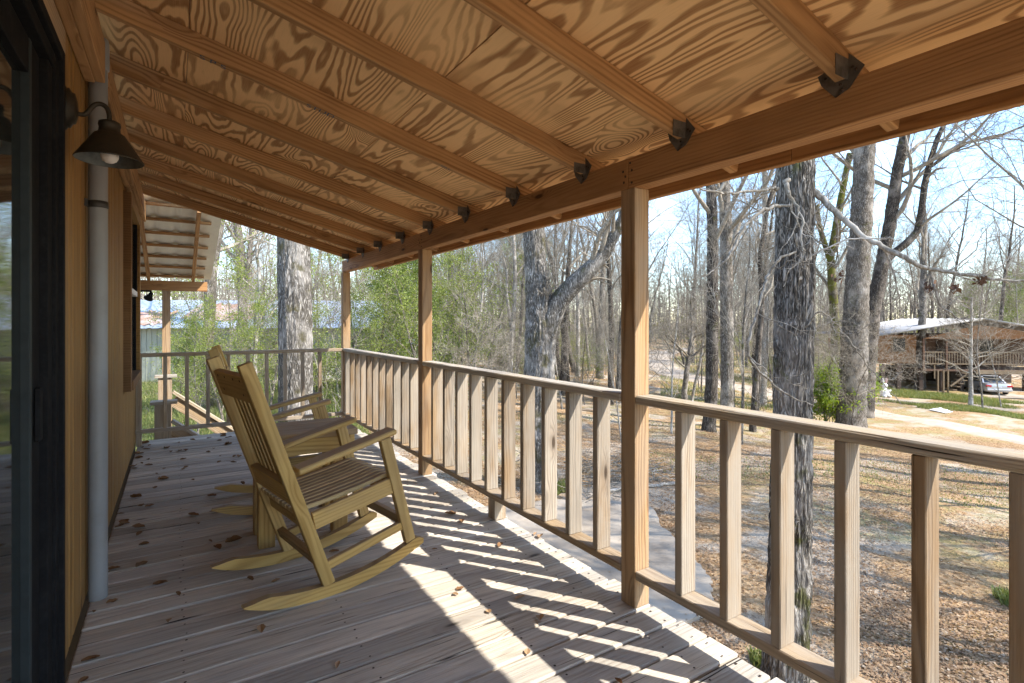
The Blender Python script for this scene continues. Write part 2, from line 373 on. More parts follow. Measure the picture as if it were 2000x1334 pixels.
M['barn'] = plain('grey_green_shed_metal', (.27, .29, .235), .6, 0, 3, .3, .05)
M['rust'] = plain('rusty_roof', (.33, .19, .13), .7, 0, 2, .5, .1, .3, (.48, .46, .45))
M['ntin'] = plain('dull_roof_metal', (.34, .33, .315), .7, 0, 2, .45, .05, .3, (.26, .22, .18))
M['nwall'] = wood('neighbour_cladding', (.27, .13, .055), (.16, .07, .025), ring=.05, contrast=.3, knots=.05, bump=.2, var=.05)
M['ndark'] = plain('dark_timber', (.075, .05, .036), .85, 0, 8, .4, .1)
M['npost'] = plain('brown_timber', (.13, .07, .04), .85, 0, 8, .4, .1)
M['ngold'] = plain('pale_timber', (.21, .15, .09), .85, 0, 8, .3, .1)
M['car'] = plain('silver_car_paint', (.50, .51, .53), .28, .6, 4, .06, 0, .5)
M['cglass'] = plain('dark_car_glass', (.02, .026, .032), .06, 0, 4, .1, 0, .6)
M['red'] = plain('red_lens', (.52, .018, .022), .25, 0, 5, .1, 0)
M['tyre'] = plain('tyre_rubber', (.022, .022, .022), .9)
M['rim'] = plain('alloy_rim', (.62, .63, .65), .3, .7)
M['plate'] = plain('pale_plate', (.72, .74, .78), .5)
M['white'] = plain('white_plaster', (.80, .77, .74), .7, 0, 12, .2, .1)
M['pink'] = plain('pink_plaster', (.72, .45, .42), .7)
M['glass'] = None
m, nt, b = new_mat('window_glass'); b.inputs['Base Color'].default_value = (.02, .024, .024, 1); b.inputs['Roughness'].default_value = .04; b.inputs['Specular IOR Level'].default_value = .35
g = NT(nt); g.set(b.inputs['Normal'], g.bump(g.noise(g.n('TexCoord').outputs['Object'], 2.0, 1.0), .02, .01)); M['glass'] = m
M['oak'] = bark('oak_bark', (.40, .36, .31), (.045, .037, .028), moss=.25, vs=(40, 40, 5.5), bump=.7, dist=.015)
M['oak2'] = bark('grey_oak_bark', (.40, .37, .33), (.06, .052, .042), moss=.40, vs=(26, 26, 5.0), bump=.7, dist=.015, mosscol=(.085, .075, .035))
M['bark'] = bark('grey_bark', (.36, .325, .28), (.085, .07, .054), moss=.1, vs=(22, 22, 3.6), bump=.6, dist=.03)
M['barkd'] = bark('dark_bark', (.21, .18, .15), (.035, .028, .022), moss=.1, vs=(22, 22, 3.6), bump=.6, dist=.03)
M['barkm'] = bark('mossy_bark', (.22, .19, .14), (.07, .055, .035), moss=1.0, vs=(22, 22, 3.6), bump=.6, dist=.03, mosscol=(.13, .135, .018))
M['barkp'] = bark('pale_bark', (.50, .47, .42), (.22, .195, .165), moss=.1, vs=(7, 7, 4.5), bump=.3, dist=.015)
M['twig'] = bark('twig_bark', (.43, .385, .315), (.19, .16, .12), moss=0, vs=(20, 20, 9), bump=.2, dist=.005)
M['twigp'] = bark('pale_twig_bark', (.44, .40, .34), (.17, .145, .11), moss=0, vs=(20, 20, 9), bump=.2, dist=.005)
M['dry'] = leaf_mat('dry_leaves', (.25, .145, .07), (.38, .245, .138), (.14, .075, .038), .75, .12)
M['dry2'] = leaf_mat('pale_dry_leaves', (.43, .305, .185), (.28, .175, .095), (.52, .41, .29), .75, .12)
M['deckleaf'] = leaf_mat('brown_deck_leaf', (.13, .066, .03), (.20, .105, .045), (.28, .16, .07), .8, .08)
M['clump'] = leaf_mat('dead_leaf_cluster', (.07, .036, .022), (.12, .062, .035), (.16, .09, .05), .8, .15)
M['ever'] = leaf_mat('evergreen_leaves', (.075, .125, .022), (.16, .225, .042), (.29, .34, .09), .4, .4)
M['ever2'] = leaf_mat('light_green_leaves', (.13, .18, .035), (.24, .30, .065), (.38, .42, .12), .45, .45)
M['yg'] = leaf_mat('yellow_green_leaves', (.16, .26, .02), (.26, .36, .035), (.36, .44, .06), .45, .45)
M['olive'] = leaf_mat('olive_undergrowth', (.10, .125, .035), (.17, .185, .055), (.25, .235, .10), .6, .35)
M['grass'] = leaf_mat('grass_blades', (.12, .165, .045), (.20, .235, .075), (.34, .32, .15), .6, .35)
M['redl'] = leaf_mat('reddish_leaves', (.42, .10, .06), (.50, .16, .10), (.35, .12, .07), .6, .35)

# ------------------------------------------------------------------ ground, road, slab
def ground_mat():
    m, nt, b = new_mat('leaf_litter_ground'); g = NT(nt)
    tc = g.n('TexCoord').outputs['Object']; s = g.xyz(tc)
    vo = g.n('TexVoronoi'); g.set(vo.inputs['Vector'], g.vmath('ADD', tc, g.vmath('MULTIPLY', g.n('TexNoise').outputs['Color'], (.05, .05, 0)))); vo.inputs['Scale'].default_value = 17.0
    lc = g.ramp(g.xyz(vo.outputs['Color'])[0], [(0, (.21, .12, .055)), (.35, (.34, .215, .108)), (.7, (.45, .305, .17)), (1, (.27, .165, .088))])
    n1 = g.noise(tc, 60.0, 3.0, .6); big = g.noise(tc, .16, 4.0, .6); med = g.noise(tc, .55, 5.0, .62)
    dirt = g.mix(n1, (.36, .295, .225), (.50, .42, .325))
    col = g.mix(g.maprange(med, .46, .58, 0, .9), lc, dirt)
    green = g.mix(n1, (.17, .165, .055), (.36, .31, .135))
    gm = g.math('MULTIPLY', g.maprange(big, .46, .60), g.maprange(g.noise(tc, 1.9, 4.0, .65), .40, .62))
    col = g.mix(g.math('MULTIPLY', gm, .7), col, green)
    g.set(b.inputs['Base Color'], col); b.inputs['Roughness'].default_value = .95; b.inputs['Specular IOR Level'].default_value = .1
    g.set(b.inputs['Normal'], g.bump(g.math('ADD', vo.outputs['Distance'], n1), .7, .03)); return m
k = np.linspace(-1, 1, 181); ax_ = np.sinh(k * 5.2) / np.sinh(5.2) * 900
gxx, gyy = np.meshgrid(ax_ + 8, ax_ + 8, indexing='ij'); gV = np.stack([gxx, gyy, gz(gxx, gyy)], -1).reshape(-1, 3)
n_ = len(ax_); ii, jj = np.meshgrid(np.arange(n_ - 1), np.arange(n_ - 1), indexing='ij')
gQ = np.stack([ii * n_ + jj, (ii + 1) * n_ + jj, (ii + 1) * n_ + jj + 1, ii * n_ + jj + 1], -1).reshape(-1, 4)
M['ground'] = ground_mat()
tag(link('ground', mesh_np('ground', gV, gQ, M['ground'], True)), kind='structure', label='leaf strewn yard sloping away below the porch')
def road_mat():
    m, nt, b = new_mat('sandy_dirt'); g = NT(nt); tc = g.n('TexCoord').outputs['Object']
    n = g.noise(tc, 1.6, 6.0, .65); n2 = g.noise(tc, 40.0, 3.0)
    col = g.mix(g.maprange(n, .4, .7), (.44, .365, .28), (.32, .25, .18)); col = g.mix(g.math('MULTIPLY', n2, .35), col, (.40, .30, .21))
    g.set(b.inputs['Base Color'], col); b.inputs['Roughness'].default_value = .95; g.set(b.inputs['Normal'], g.bump(n2, .5, .02)); return m
M['road'] = road_mat()
def ribbon(name, pts, widths, m, lift, label):
    pts = np.asarray(pts, float); t = np.linspace(0, len(pts) - 1, len(pts) * 14)
    P = np.stack([np.interp(t, np.arange(len(pts)), pts[:, i]) for i in range(2)], 1); Wd = np.interp(t, np.arange(len(pts)), widths)
    for _ in range(12): P[1:-1] = (P[:-2] + 2 * P[1:-1] + P[2:]) / 4
    d = np.gradient(P, axis=0); d /= np.linalg.norm(d, axis=1)[:, None]; nn = np.stack([-d[:, 1], d[:, 0]], 1)
    K = 9; V = []
    for i in range(len(P)):
        for k in range(K):
            s = (k / (K - 1) - .5) * Wd[i] * (1 + (.10 * math.sin(i * 1.7 + (3 if k > 4 else 0)) + .06 * math.sin(i * 4.1) if k in (0, K - 1) else 0))
            q = P[i] + nn[i] * s; V.append((q[0], q[1], float(gz(q[0], q[1])) + (lift if 0 < k < K - 1 else -.05)))
    Q = [(i * K + k, i * K + k + 1, (i + 1) * K + k + 1, (i + 1) * K + k) for i in range(len(P) - 1) for k in range(K - 1)]
    return tag(link(name, mesh_np(name, V, Q, m, True)), kind='structure', label=label), P
road_px = [(1370, 677), (1295, 688), (1278, 706), (1312, 732), (1400, 750), (1520, 771), (1640, 790), (1800, 822), (2010, 862), (2230, 920)]
road_pts = [on_ground(*q) for q in road_px]
_, ROAD = ribbon('dirt_road', [(p[0], p[1]) for p in road_pts], [3.5, 3.5, 3.4, 3.2, 3.0, 2.9, 2.7, 2.6, 2.5, 2.5], M['road'], .035, 'pale sandy dirt road winding between the bare trees')
# concrete slab with a broken edge beside the deck
sl = [(1.0, -1.5), (2.6, .6)]
slab_px = [(1390, 1160), (1384, 1128), (1362, 1098), (1338, 1082), (1322, 1060), (1290, 1028), (1276, 1000), (1240, 986), (1160, 984), (1080, 984), (1010, 992), (930, 1000)]
sp_ = [on_ground(*q)[:2] for q in slab_px]
edge = []
for i in range(len(sp_) - 1):
    for s in np.linspace(0, 1, 7)[:-1]:
        q = sp_[i] * (1 - s) + sp_[i + 1] * s; edge.append(q + nrg.normal(0, .025, 2))
out = [np.array([edge[0][0] - .3, edge[0][1] - .35])] ; poly = [np.array((-.2, edge[0][1] - .35))] + out + edge + [np.array((-.2, edge[-1][1]))]
zt = -2.72 + .075; V = [(q[0], q[1], zt) for q in poly] + [(q[0], q[1], zt - .3) for q in poly]; n = len(poly)
Fc = [tuple(range(n))] + [(i, i + n, (i + 1) % n + n, (i + 1) % n) for i in range(n)]
slab_o = tag(link('concrete_slab', mesh_py('concrete_slab', V, Fc, M['conc'])), kind='structure', label='stained concrete pad with a broken edge below the porch')
SLAB = np.array(poly)
def in_poly(x, y, P):
    c = np.zeros(len(x), bool); j = len(P) - 1
    for i in range(len(P)):
        hit = ((P[i, 1] > y) != (P[j, 1] > y)) & (x < (P[j, 0] - P[i, 0]) * (y - P[i, 1]) / (P[j, 1] - P[i, 1] + 1e-12) + P[i, 0]); c ^= hit; j = i
    return c

# ------------------------------------------------------------------ porch deck
WX, PX, PY = -0.345, 1.725, (1.707, 4.117, 6.58)     # wall face, inner face of the posts, near faces of the posts
deck = empty('porch_deck', (0, 0, 0), 0, 'raised porch floor of weathered grey beige boards', None, None, 'structure')
y = -1.6; i = 0; nailp = []
while y < 6.86:
    w = .1335 + rnd.uniform(-.002, .002); x1 = 1.83 + rnd.uniform(-.014, .016); x0 = WX + .012
    o = board('deck_board', (round(x0, 2), y + w / 2, -.019 + rnd.uniform(-.0025, .002)), (round(x1, 2), y + w / 2 + rnd.uniform(-.004, .004), -.019 + rnd.uniform(-.0025, .002)), .132, .038, M['deck'], deck, 0, .006)
    for jx in (.03, .62, 1.19, 1.62, 1.775):
        for s in (.028, w - .03):
            nailp.append((jx + rnd.uniform(-.012, .012), y + s + rnd.uniform(-.008, .008), .0022 + rnd.uniform(-.001, .001)))
    y += w + rnd.choice((.006, .008, .009, .011)); i += 1
V, Q = [], []
for (x, yy, z) in nailp:
    k = len(V); a0 = rnd.random() * 6; r = rnd.uniform(.0035, .0055)
    V.append((x, yy, z + .0008))
    for t in range(8): V.append((x + r * math.cos(a0 + t * .785), yy + r * math.sin(a0 + t * .785), z))
    for t in range(8): Q.append((k, k + 1 + t, k + 1 + (t + 1) % 8))
tag(link('nail_heads', mesh_np('nail_heads', V, Q, M['nail']), deck), kind='stuff')
for yy in np.arange(-1.2, 6.9, .61): board('floor_joist', (WX + .02, yy, -.14), (1.74, yy, -.14), .038, .19, M['rail'], deck)
board('rim_joist', (1.765, -1.6, -.145), (1.765, 6.85, -.145), .038, .19, M['rail'], deck)
board('end_joist', (WX + .02, 6.83, -.135), (1.74, 6.83, -.135), .036, .18, M['rail'], deck)
for yy in (-.8, 1.75, 4.16, 6.55): board('support_post', (1.66, yy, -2.75), (1.66, yy, -.24), .14, .14, M['post'], deck)

# ------------------------------------------------------------------ porch roof
KS = .2593
def zr(x): return 2.015 + (PX - x) * KS            # rafter underside
roof = empty('porch_roof', (PX, 0, 0), 0, 'lean-to porch roof with open rafters and stained plywood sheathing', 'roof')
def R_(p): return (p[0] - PX, p[1], p[2])
RY = [-.99, -.38, .23, .84, 1.45, 2.06, 2.70, 3.33, 3.95, 4.56, 5.18, 5.76, 6.36]
hy = .089 / 2 * math.sqrt(1 + KS * KS)
for k, yy in enumerate(RY):
    x0, x1 = WX + .01, 2.075
    board('rafter', R_((x0, yy, zr(x0) + hy)), R_((x1, yy, zr(x1) + hy)), .038, .089, M['rafter'], roof)
TP = .089 * math.sqrt(1 + KS * KS) + .0075          # rafter top over underside, plus half a sheet
ysp = [-1.6, .84, 3.33, 5.76, 6.52]; ysp2 = [-1.6, -.38, 2.06, 4.56, 6.52]; ysp3 = [-1.6, .23, 2.70, 5.18, 6.52]
for (xa, xb, ys) in ((WX + .002, .049, ysp2), (.051, .959, ysp3), (.962, 2.15, ysp)):
    for a, c in zip(ys[:-1], ys[1:]):
        L = c - a - .003; wd = (xb - xa) * math.sqrt(1 + KS * KS)
        o = link('plywood_sheet', board_mesh(L, wd - .001, .013, M['ply'], .001), roof)
        o.rotation_euler = Matrix((Vector((0, 1, 0)), Vector((-1, 0, KS)).normalized(), Vector((KS, 0, 1)).normalized())).transposed().to_euler()
        xm = (xa + xb) / 2; o.location = R_((xm, (a + c) / 2, zr(xm) + TP))
# metal roofing on top
V = []; Q = []; nr = 30
for i_, yy in enumerate(np.linspace(-1.65, 6.58, nr * 2 + 1)):
    for x in (WX - .3, 2.19): V.append((x - PX, yy, zr(x) + TP + .022 + (.018 if i_ % 2 else 0)))
for i_ in range(nr * 2): Q.append((2 * i_, 2 * i_ + 1, 2 * i_ + 3, 2 * i_ + 2))
link('metal_roofing', mesh_np('metal_roofing', V, Q, M['tin']), roof)
for (a, c) in ((-1.6, 1.75), (1.752, 4.16), (4.162, 6.62)):
    board('beam', R_((PX + .041, a, 1.945)), R_((PX + .041, c, 1.945)), .080, .139, M['beam'], roof, 0, .004)
for (a, c) in ((-1.6, 1.2), (1.202, 6.5)):
    board('fascia_board', R_((2.097, a, 1.985)), R_((2.097, c, 1.985)), .038, .14, M['fascia'], roof)
board('blocking_board', R_((2.045, -1.5, 2.015)), R_((2.045, .80, 2.015)), .03, .05, M['chair'], roof)
for k, yy in enumerate(RY):          # bent steel hurricane ties where each rafter lands on the beam
    prof = [(.069, .055), (.038, .064), (.015, .031), (-.021, .036), (-.023, .093), (-.067, .040), (-.025, -.013), (.016, -.029), (.058, .022)]
    V = [(x, u, v) for x in (-.003, 0) for u, v in prof]; n = len(prof)
    Fc = [tuple(range(n)), tuple(range(2 * n - 1, n - 1, -1))] + [(j, j + n, (j + 1) % n + n, (j + 1) % n) for j in range(n)]
    tie = link('metal_tie', mesh_py('metal_tie', V, Fc, M['tie']), roof, R_((PX - .0012, yy, 1.998)), (rnd.uniform(-.06, .06), 0, 0))
    box('side_flange', (-.075, -.0225, .012), (-.003, -.0196, .075), M['tie'], tie, .0005)
    for (u, v) in ((.045, .040), (-.035, .045), (.0, .005), (-.005, -.012), (-.045, .035)): lathe('nail', [(.0, .0035), (.004, .003), (.0045, .0)], M['nail'], tie, 8, (-.003, u, v), (0, math.radians(-90), 0))
for yy in PY: board('post', R_((PX + .0445, yy + .0445, .0)), R_((PX + .0445, yy + .0445, 1.875)), .089, .089, M['post'], roof)
board('post', R_((PX + .0445, -.72, .0)), R_((PX + .0445, -.72, 1.875)), .089, .089, M['post'], roof)
for yy in (PY[0], PY[1]):
    for (u, v) in ((.02, 1.90), (.07, 1.91), (.02, 1.955), (.075, 1.96), (.03, 1.99), (.06, 1.935)): lathe('nail', [(.0, .002), (.005, .0015), (.006, 0)], M['nail'], roof, 8, R_((PX + .0008, yy + u, v)), (0, math.radians(-90), 0))
def stamp(txt, xc, yc, size):
    cu = bpy.data.curves.new('stamp', 'FONT'); cu.body = txt; cu.size = size; cu.align_x = 'CENTER'; cu.align_y = 'CENTER'
    t = bpy.data.objects.new('t', cu); COL.objects.link(t); dg = bpy.context.evaluated_depsgraph_get()
    me = bpy.data.meshes.new_from_object(t.evaluated_get(dg)); bpy.data.objects.remove(t); me.materials.append(M['blue'])
    o = link('ink_stamp', me, roof)
    X = Vector((1, 0, -KS)).normalized(); Yv = Vector((0, -1, 0)); Zv = X.cross(Yv)
    o.rotation_euler = Matrix((X, Yv, Zv)).transposed().to_euler(); o.location = R_((xc, yc, zr(xc) - .0015))
stamp('STUD', .60, 2.70, .055); stamp('S P S', .14, 2.70, .055); stamp('MILL', 1.27, 2.70, .03)

# ------------------------------------------------------------------ railings
def railing(y0, y1, ys, label, block=None):
    r = empty('railing', (PX, y0, 0), 0, label, 'railing', 'porch railings')
    L = y1 - y0; xc = .043
    board('top_rail', (xc + .003, .002, .930), (xc + .003, L - .002, .930), .098, .038, M['top'], r, 0, .006)
    board('bottom_rail', (xc, .002, .150), (xc, L - .002, .150), .089, .038, M['rail'], r, 0, .004)
    for yy in ys: board('baluster', (xc + .001, yy - y0, .1695), (xc + .001, yy - y0, .9105), .036, .086, M['bal'], r, 0, .003)
    if block: board('support_block', (xc, block - y0, .002), (xc, block - y0, .1305), .085, .085, M['rail'], r)
    return r
railing(-.67, PY[0], [-.42, -.21, .02, .225, .435, .64, .845, 1.053, 1.257, 1.468], 'weathered wooden railing section nearest the camera at right')
railing(PY[0] + .089, PY[1], [1.975 + .2165 * k for k in range(10)], 'weathered railing section between the two tall middle porch posts', 2.98)
railing(PY[1] + .089, PY[2], [4.40 + .2085 * k for k in range(11)], 'weathered railing section between second post and far corner post')
r = empty('railing', (WX, PY[2], 0), 0, 'thin end railing across the far end of the porch', 'railing', 'porch railings')
Lx = PX - WX
board('top_rail', (.0, .045, .930), (Lx - .002, .045, .930), .089, .038, M['rail'], r, 0, .005)
board('bottom_rail', (.0, .045, .150), (Lx - .002, .045, .150), .06, .038, M['rail'], r, 0, .004)
board('wall_post', (.03, .045, .0), (.03, .045, .910), .04, .05, M['rail'], r)
for k in range(9): board('baluster', (.255 + .194 * k, .045, .1695), (.255 + .194 * k, .045, .9105), .05, .036, M['rail'], r, 0, .003)

# ------------------------------------------------------------------ house wall, door, window
house = empty('house', (WX, 0, 0), 0, 'brown timber clad house along the left side of the porch', 'house')
def Hs(p): return (p[0] - WX, p[1], p[2])
box('wall', Hs((-6, 2.46, -2.75)), Hs((WX - .018, 7.02, 2.62)), M['dim'], house)
box('wall', Hs((-6, -2.2, -2.75)), Hs((WX - .45, 2.458, 2.62)), M['dim'], house)
box('wall', Hs((WX - .449, -2.2, -2.75)), Hs((WX - .018, .30, 2.62)), M['dim'], house)
box('wall', Hs((WX - .449, .302, -2.75)), Hs((WX - .018, 2.458, -.04)), M['dim'], house)
box('wall', Hs((WX - .449, .302, 2.24)), Hs((WX - .018, 2.458, 2.62)), M['dim'], house)
yy = 2.34; ws = (.102, .203, .095, .203, .15)
i = 0
while yy < 7.0:
    w = ws[i % 5] if yy < 4 else (.102, .203)[i % 2]; i += 1
    w = min(w, 7.01 - yy)
    if yy + w / 2 > 5.26 and yy + w / 2 < 6.62:
        segs = [(.015, .70), (2.33, 2.60)]
    else: segs = [(.015, 2.60)]
    for a, c in segs: board('siding_plank', Hs((WX - .009, yy + w / 2, a)), Hs((WX - .009, yy + w / 2, c)), w - .012, .016, M['siding'], house, 0, .006)
    yy += w
for a in np.arange(.30, 2.42, .203): board('siding_plank', Hs((WX - .009, a + .1, 2.262)), Hs((WX - .009, a + .1, 2.60)), .196, .016, M['siding'], house)
for a in np.arange(-2.2, .28, .203): board('siding_plank', Hs((WX - .009, a + .1, .015)), Hs((WX - .009, a + .1, 2.60)), .196, .016, M['siding'], house)
board('ledger_board', Hs((WX + .020, -1.6, 2.447)), Hs((WX + .020, 3.03, 2.447)), .038, .19, M['rafter'], house)
board('ledger_board', Hs((WX + .058, -1.6, 2.447)), Hs((WX + .058, 3.02, 2.447)), .037, .185, M['rafter'], house)
board('ledger_board', Hs((WX + .020, 3.175, 2.447)), Hs((WX + .020, 7.0, 2.447)), .038, .19, M['rafter'], house)
board('ledger_board', Hs((WX + .058, 3.18, 2.447)), Hs((WX + .058, 7.0, 2.447)), .037, .185, M['rafter'], house)
board('head_trim', Hs((WX + .014, .2, 2.232)), Hs((WX + .014, 2.36, 2.232)), .026, .085, M['post'], house)
# sliding glass door
D0, D1, DT = .42, 2.335, 2.185
door = empty('sliding_door', Hs((WX, D0, 0)), 0); door.parent = house
def Dp(p): return (p[0] - WX, p[1] - D0, p[2])
def dbox(name, x0, x1, y0, y1, z0, z1, m): return box(name, Dp((x0, y0, z0)), Dp((x1, y1, z1)), m, door, .002)
dbox('outer_frame', WX - .06, WX + .030, D1 - .035, D1, .0, DT, M['black'])
dbox('outer_frame', WX - .06, WX + .018, D1 - .085, D1 - .037, .0, DT - .04, M['black'])
dbox('outer_frame', WX - .06, WX + .008, D1 - .150, D1 - .087, .0, DT - .05, M['black'])
dbox('outer_frame', WX - .06, WX + .030, D0, D1 - .037, DT - .038, DT, M['black'])
dbox('outer_frame', WX - .06, WX + .016, D0, D1 - .087, DT - .085, DT - .040, M['black'])
dbox('outer_frame', WX - .06, WX + .03, D0, D1 - .152, -.035, .03, M['black'])
dbox('sash_stile', WX - .050, WX - .012, D1 - .262, D1 - .153, .032, DT - .087, M['black'])
dbox('sash_bead', WX - .040, WX - .010, D1 - .292, D1 - .264, .032, DT - .087, M['seal'])
dbox('sash_rail', WX - .050, WX - .012, D0, D1 - .294, DT - .19, DT - .087, M['black'])
dbox('sash_rail', WX - .050, WX - .012, D0, D1 - .294, .032, .13, M['black'])
dbox('glass_pane', WX - .040, WX - .030, D0, D1 - .293, .131, DT - .191, M['glass'])
dbox('latch_keeper', WX - .010, WX + .004, D1 - .238, D1 - .20, .92, 1.08, M['black'])
# double hung window
win = empty('window', Hs((WX, 5.26, .70)), 0); win.parent = house
def Wp(p): return (p[0] - WX, p[1] - 5.26, p[2] - .70)
def wbox(name, x0, x1, y0, y1, z0, z1, m): return box(name, Wp((x0, y0, z0)), Wp((x1, y1, z1)), m, win, .003)
wbox('casing', WX - .015, WX + .045, 5.27, 5.36, .71, 2.32, M['trim']); wbox('casing', WX - .015, WX + .045, 6.52, 6.61, .71, 2.32, M['siding'])
wbox('casing', WX - .015, WX + .044, 5.362, 6.518, 2.24, 2.32, M['siding']); wbox('sill', WX - .015, WX + .055, 5.362, 6.518, .71, .79, M['trim'])
wbox('upper_sash', WX - .012, WX + .022, 5.362, 5.41, 1.52, 2.238, M['black']); wbox('upper_sash', WX - .012, WX + .022, 6.47, 6.518, 1.52, 2.238, M['black'])
wbox('meeting_rail', WX - .012, WX + .026, 5.412, 6.468, 1.52, 1.57, M['white']); wbox('lower_sash', WX - .012, WX + .014, 5.362, 5.41, .792, 1.518, M['black'])
wbox('lower_sash', WX - .012, WX + .014, 6.47, 6.518, .792, 1.518, M['black'])
wbox('upper_pane', WX - .005, WX + .004, 5.412, 6.468, 1.572, 2.238, M['glass']); wbox('lower_pane', WX - .012, WX - .003, 5.412, 6.468, .792, 1.518, M['glass'])

# ------------------------------------------------------------------ drain pipe and wall lamp
pipe = empty('drain_pipe', (-.302, 3.10, 0), 0, 'grey plastic drain pipe running down the brown wall', 'pipe')
lathe('pipe_length', [(.037, .001), (.037, 2.44), (.037, 2.441)], M['pipe'], pipe, 36)
lathe('coupling', [(.0372, 2.44), (.043, 2.445), (.043, 2.56), (.040, 2.58), (.037, 2.585)], M['pipe'], pipe, 36)
lathe('strap', [(.0373, 1.80), (.040, 1.802), (.040, 1.83), (.0373, 1.832)], M['strap'], pipe, 36)
box('strap_tab', (-.045, -.055, 1.80), (-.032, -.030, 1.832), M['strap'], pipe, .001)
lamp = empty('wall_lamp', (WX, 2.515, 2.06), 0, 'bronze gooseneck lamp with cone shade on the wall by the door', 'lamp')
lathe('wall_plate', [(.062, .0), (.064, .006), (.056, .012), (.058, .018), (.046, .026), (.044, .034), (.026, .040), (.0, .042)], M['bronze'], lamp, 36, (.0, 0, 0), (0, math.radians(90), 0)).scale = (1.25, 1, 1)
mb = MB(); ap = [(.03, 0, -.012), (.05, 0, -.018), (.066, 0, -.012), (.078, 0, .010), (.090, 0, .030), (.108, 0, .037), (.126, 0, .028), (.134, 0, .004), (.135, 0, -.03)]
t = np.linspace(0, len(ap) - 1, 40); ap = np.array(ap); P = np.stack([np.interp(t, np.arange(len(ap)), ap[:, i]) for i in range(3)], 1)
for _ in range(6): P[1:-1] = (P[:-2] + 2 * P[1:-1] + P[2:]) / 4
mb.tube(P, np.full(40, .0085), 12); mb.build('gooseneck_arm', M['bronze'], lamp)
lathe('shade', [(.0, -.022), (.020, -.023), (.034, -.030), (.036, -.042), (.033, -.050), (.035, -.068), (.048, -.076), (.052, -.082), (.106, -.168), (.109, -.172), (.107, -.175)], M['bronze'], lamp, 48, (.135, 0, 0))
lathe('shade_lining', [(.1065, -.1745), (.1035, -.168), (.050, -.084), (.030, -.070), (.0, -.068)], M['bronze_in'], lamp, 48, (.135, 0, 0))
lathe('bulb', [(.0, -.184), (.012, -.182), (.022, -.175), (.028, -.163), (.029, -.150), (.025, -.136), (.016, -.120), (.013, -.10), (.013, -.075)], M['bulb'], lamp, 28, (.135, 0, 0))

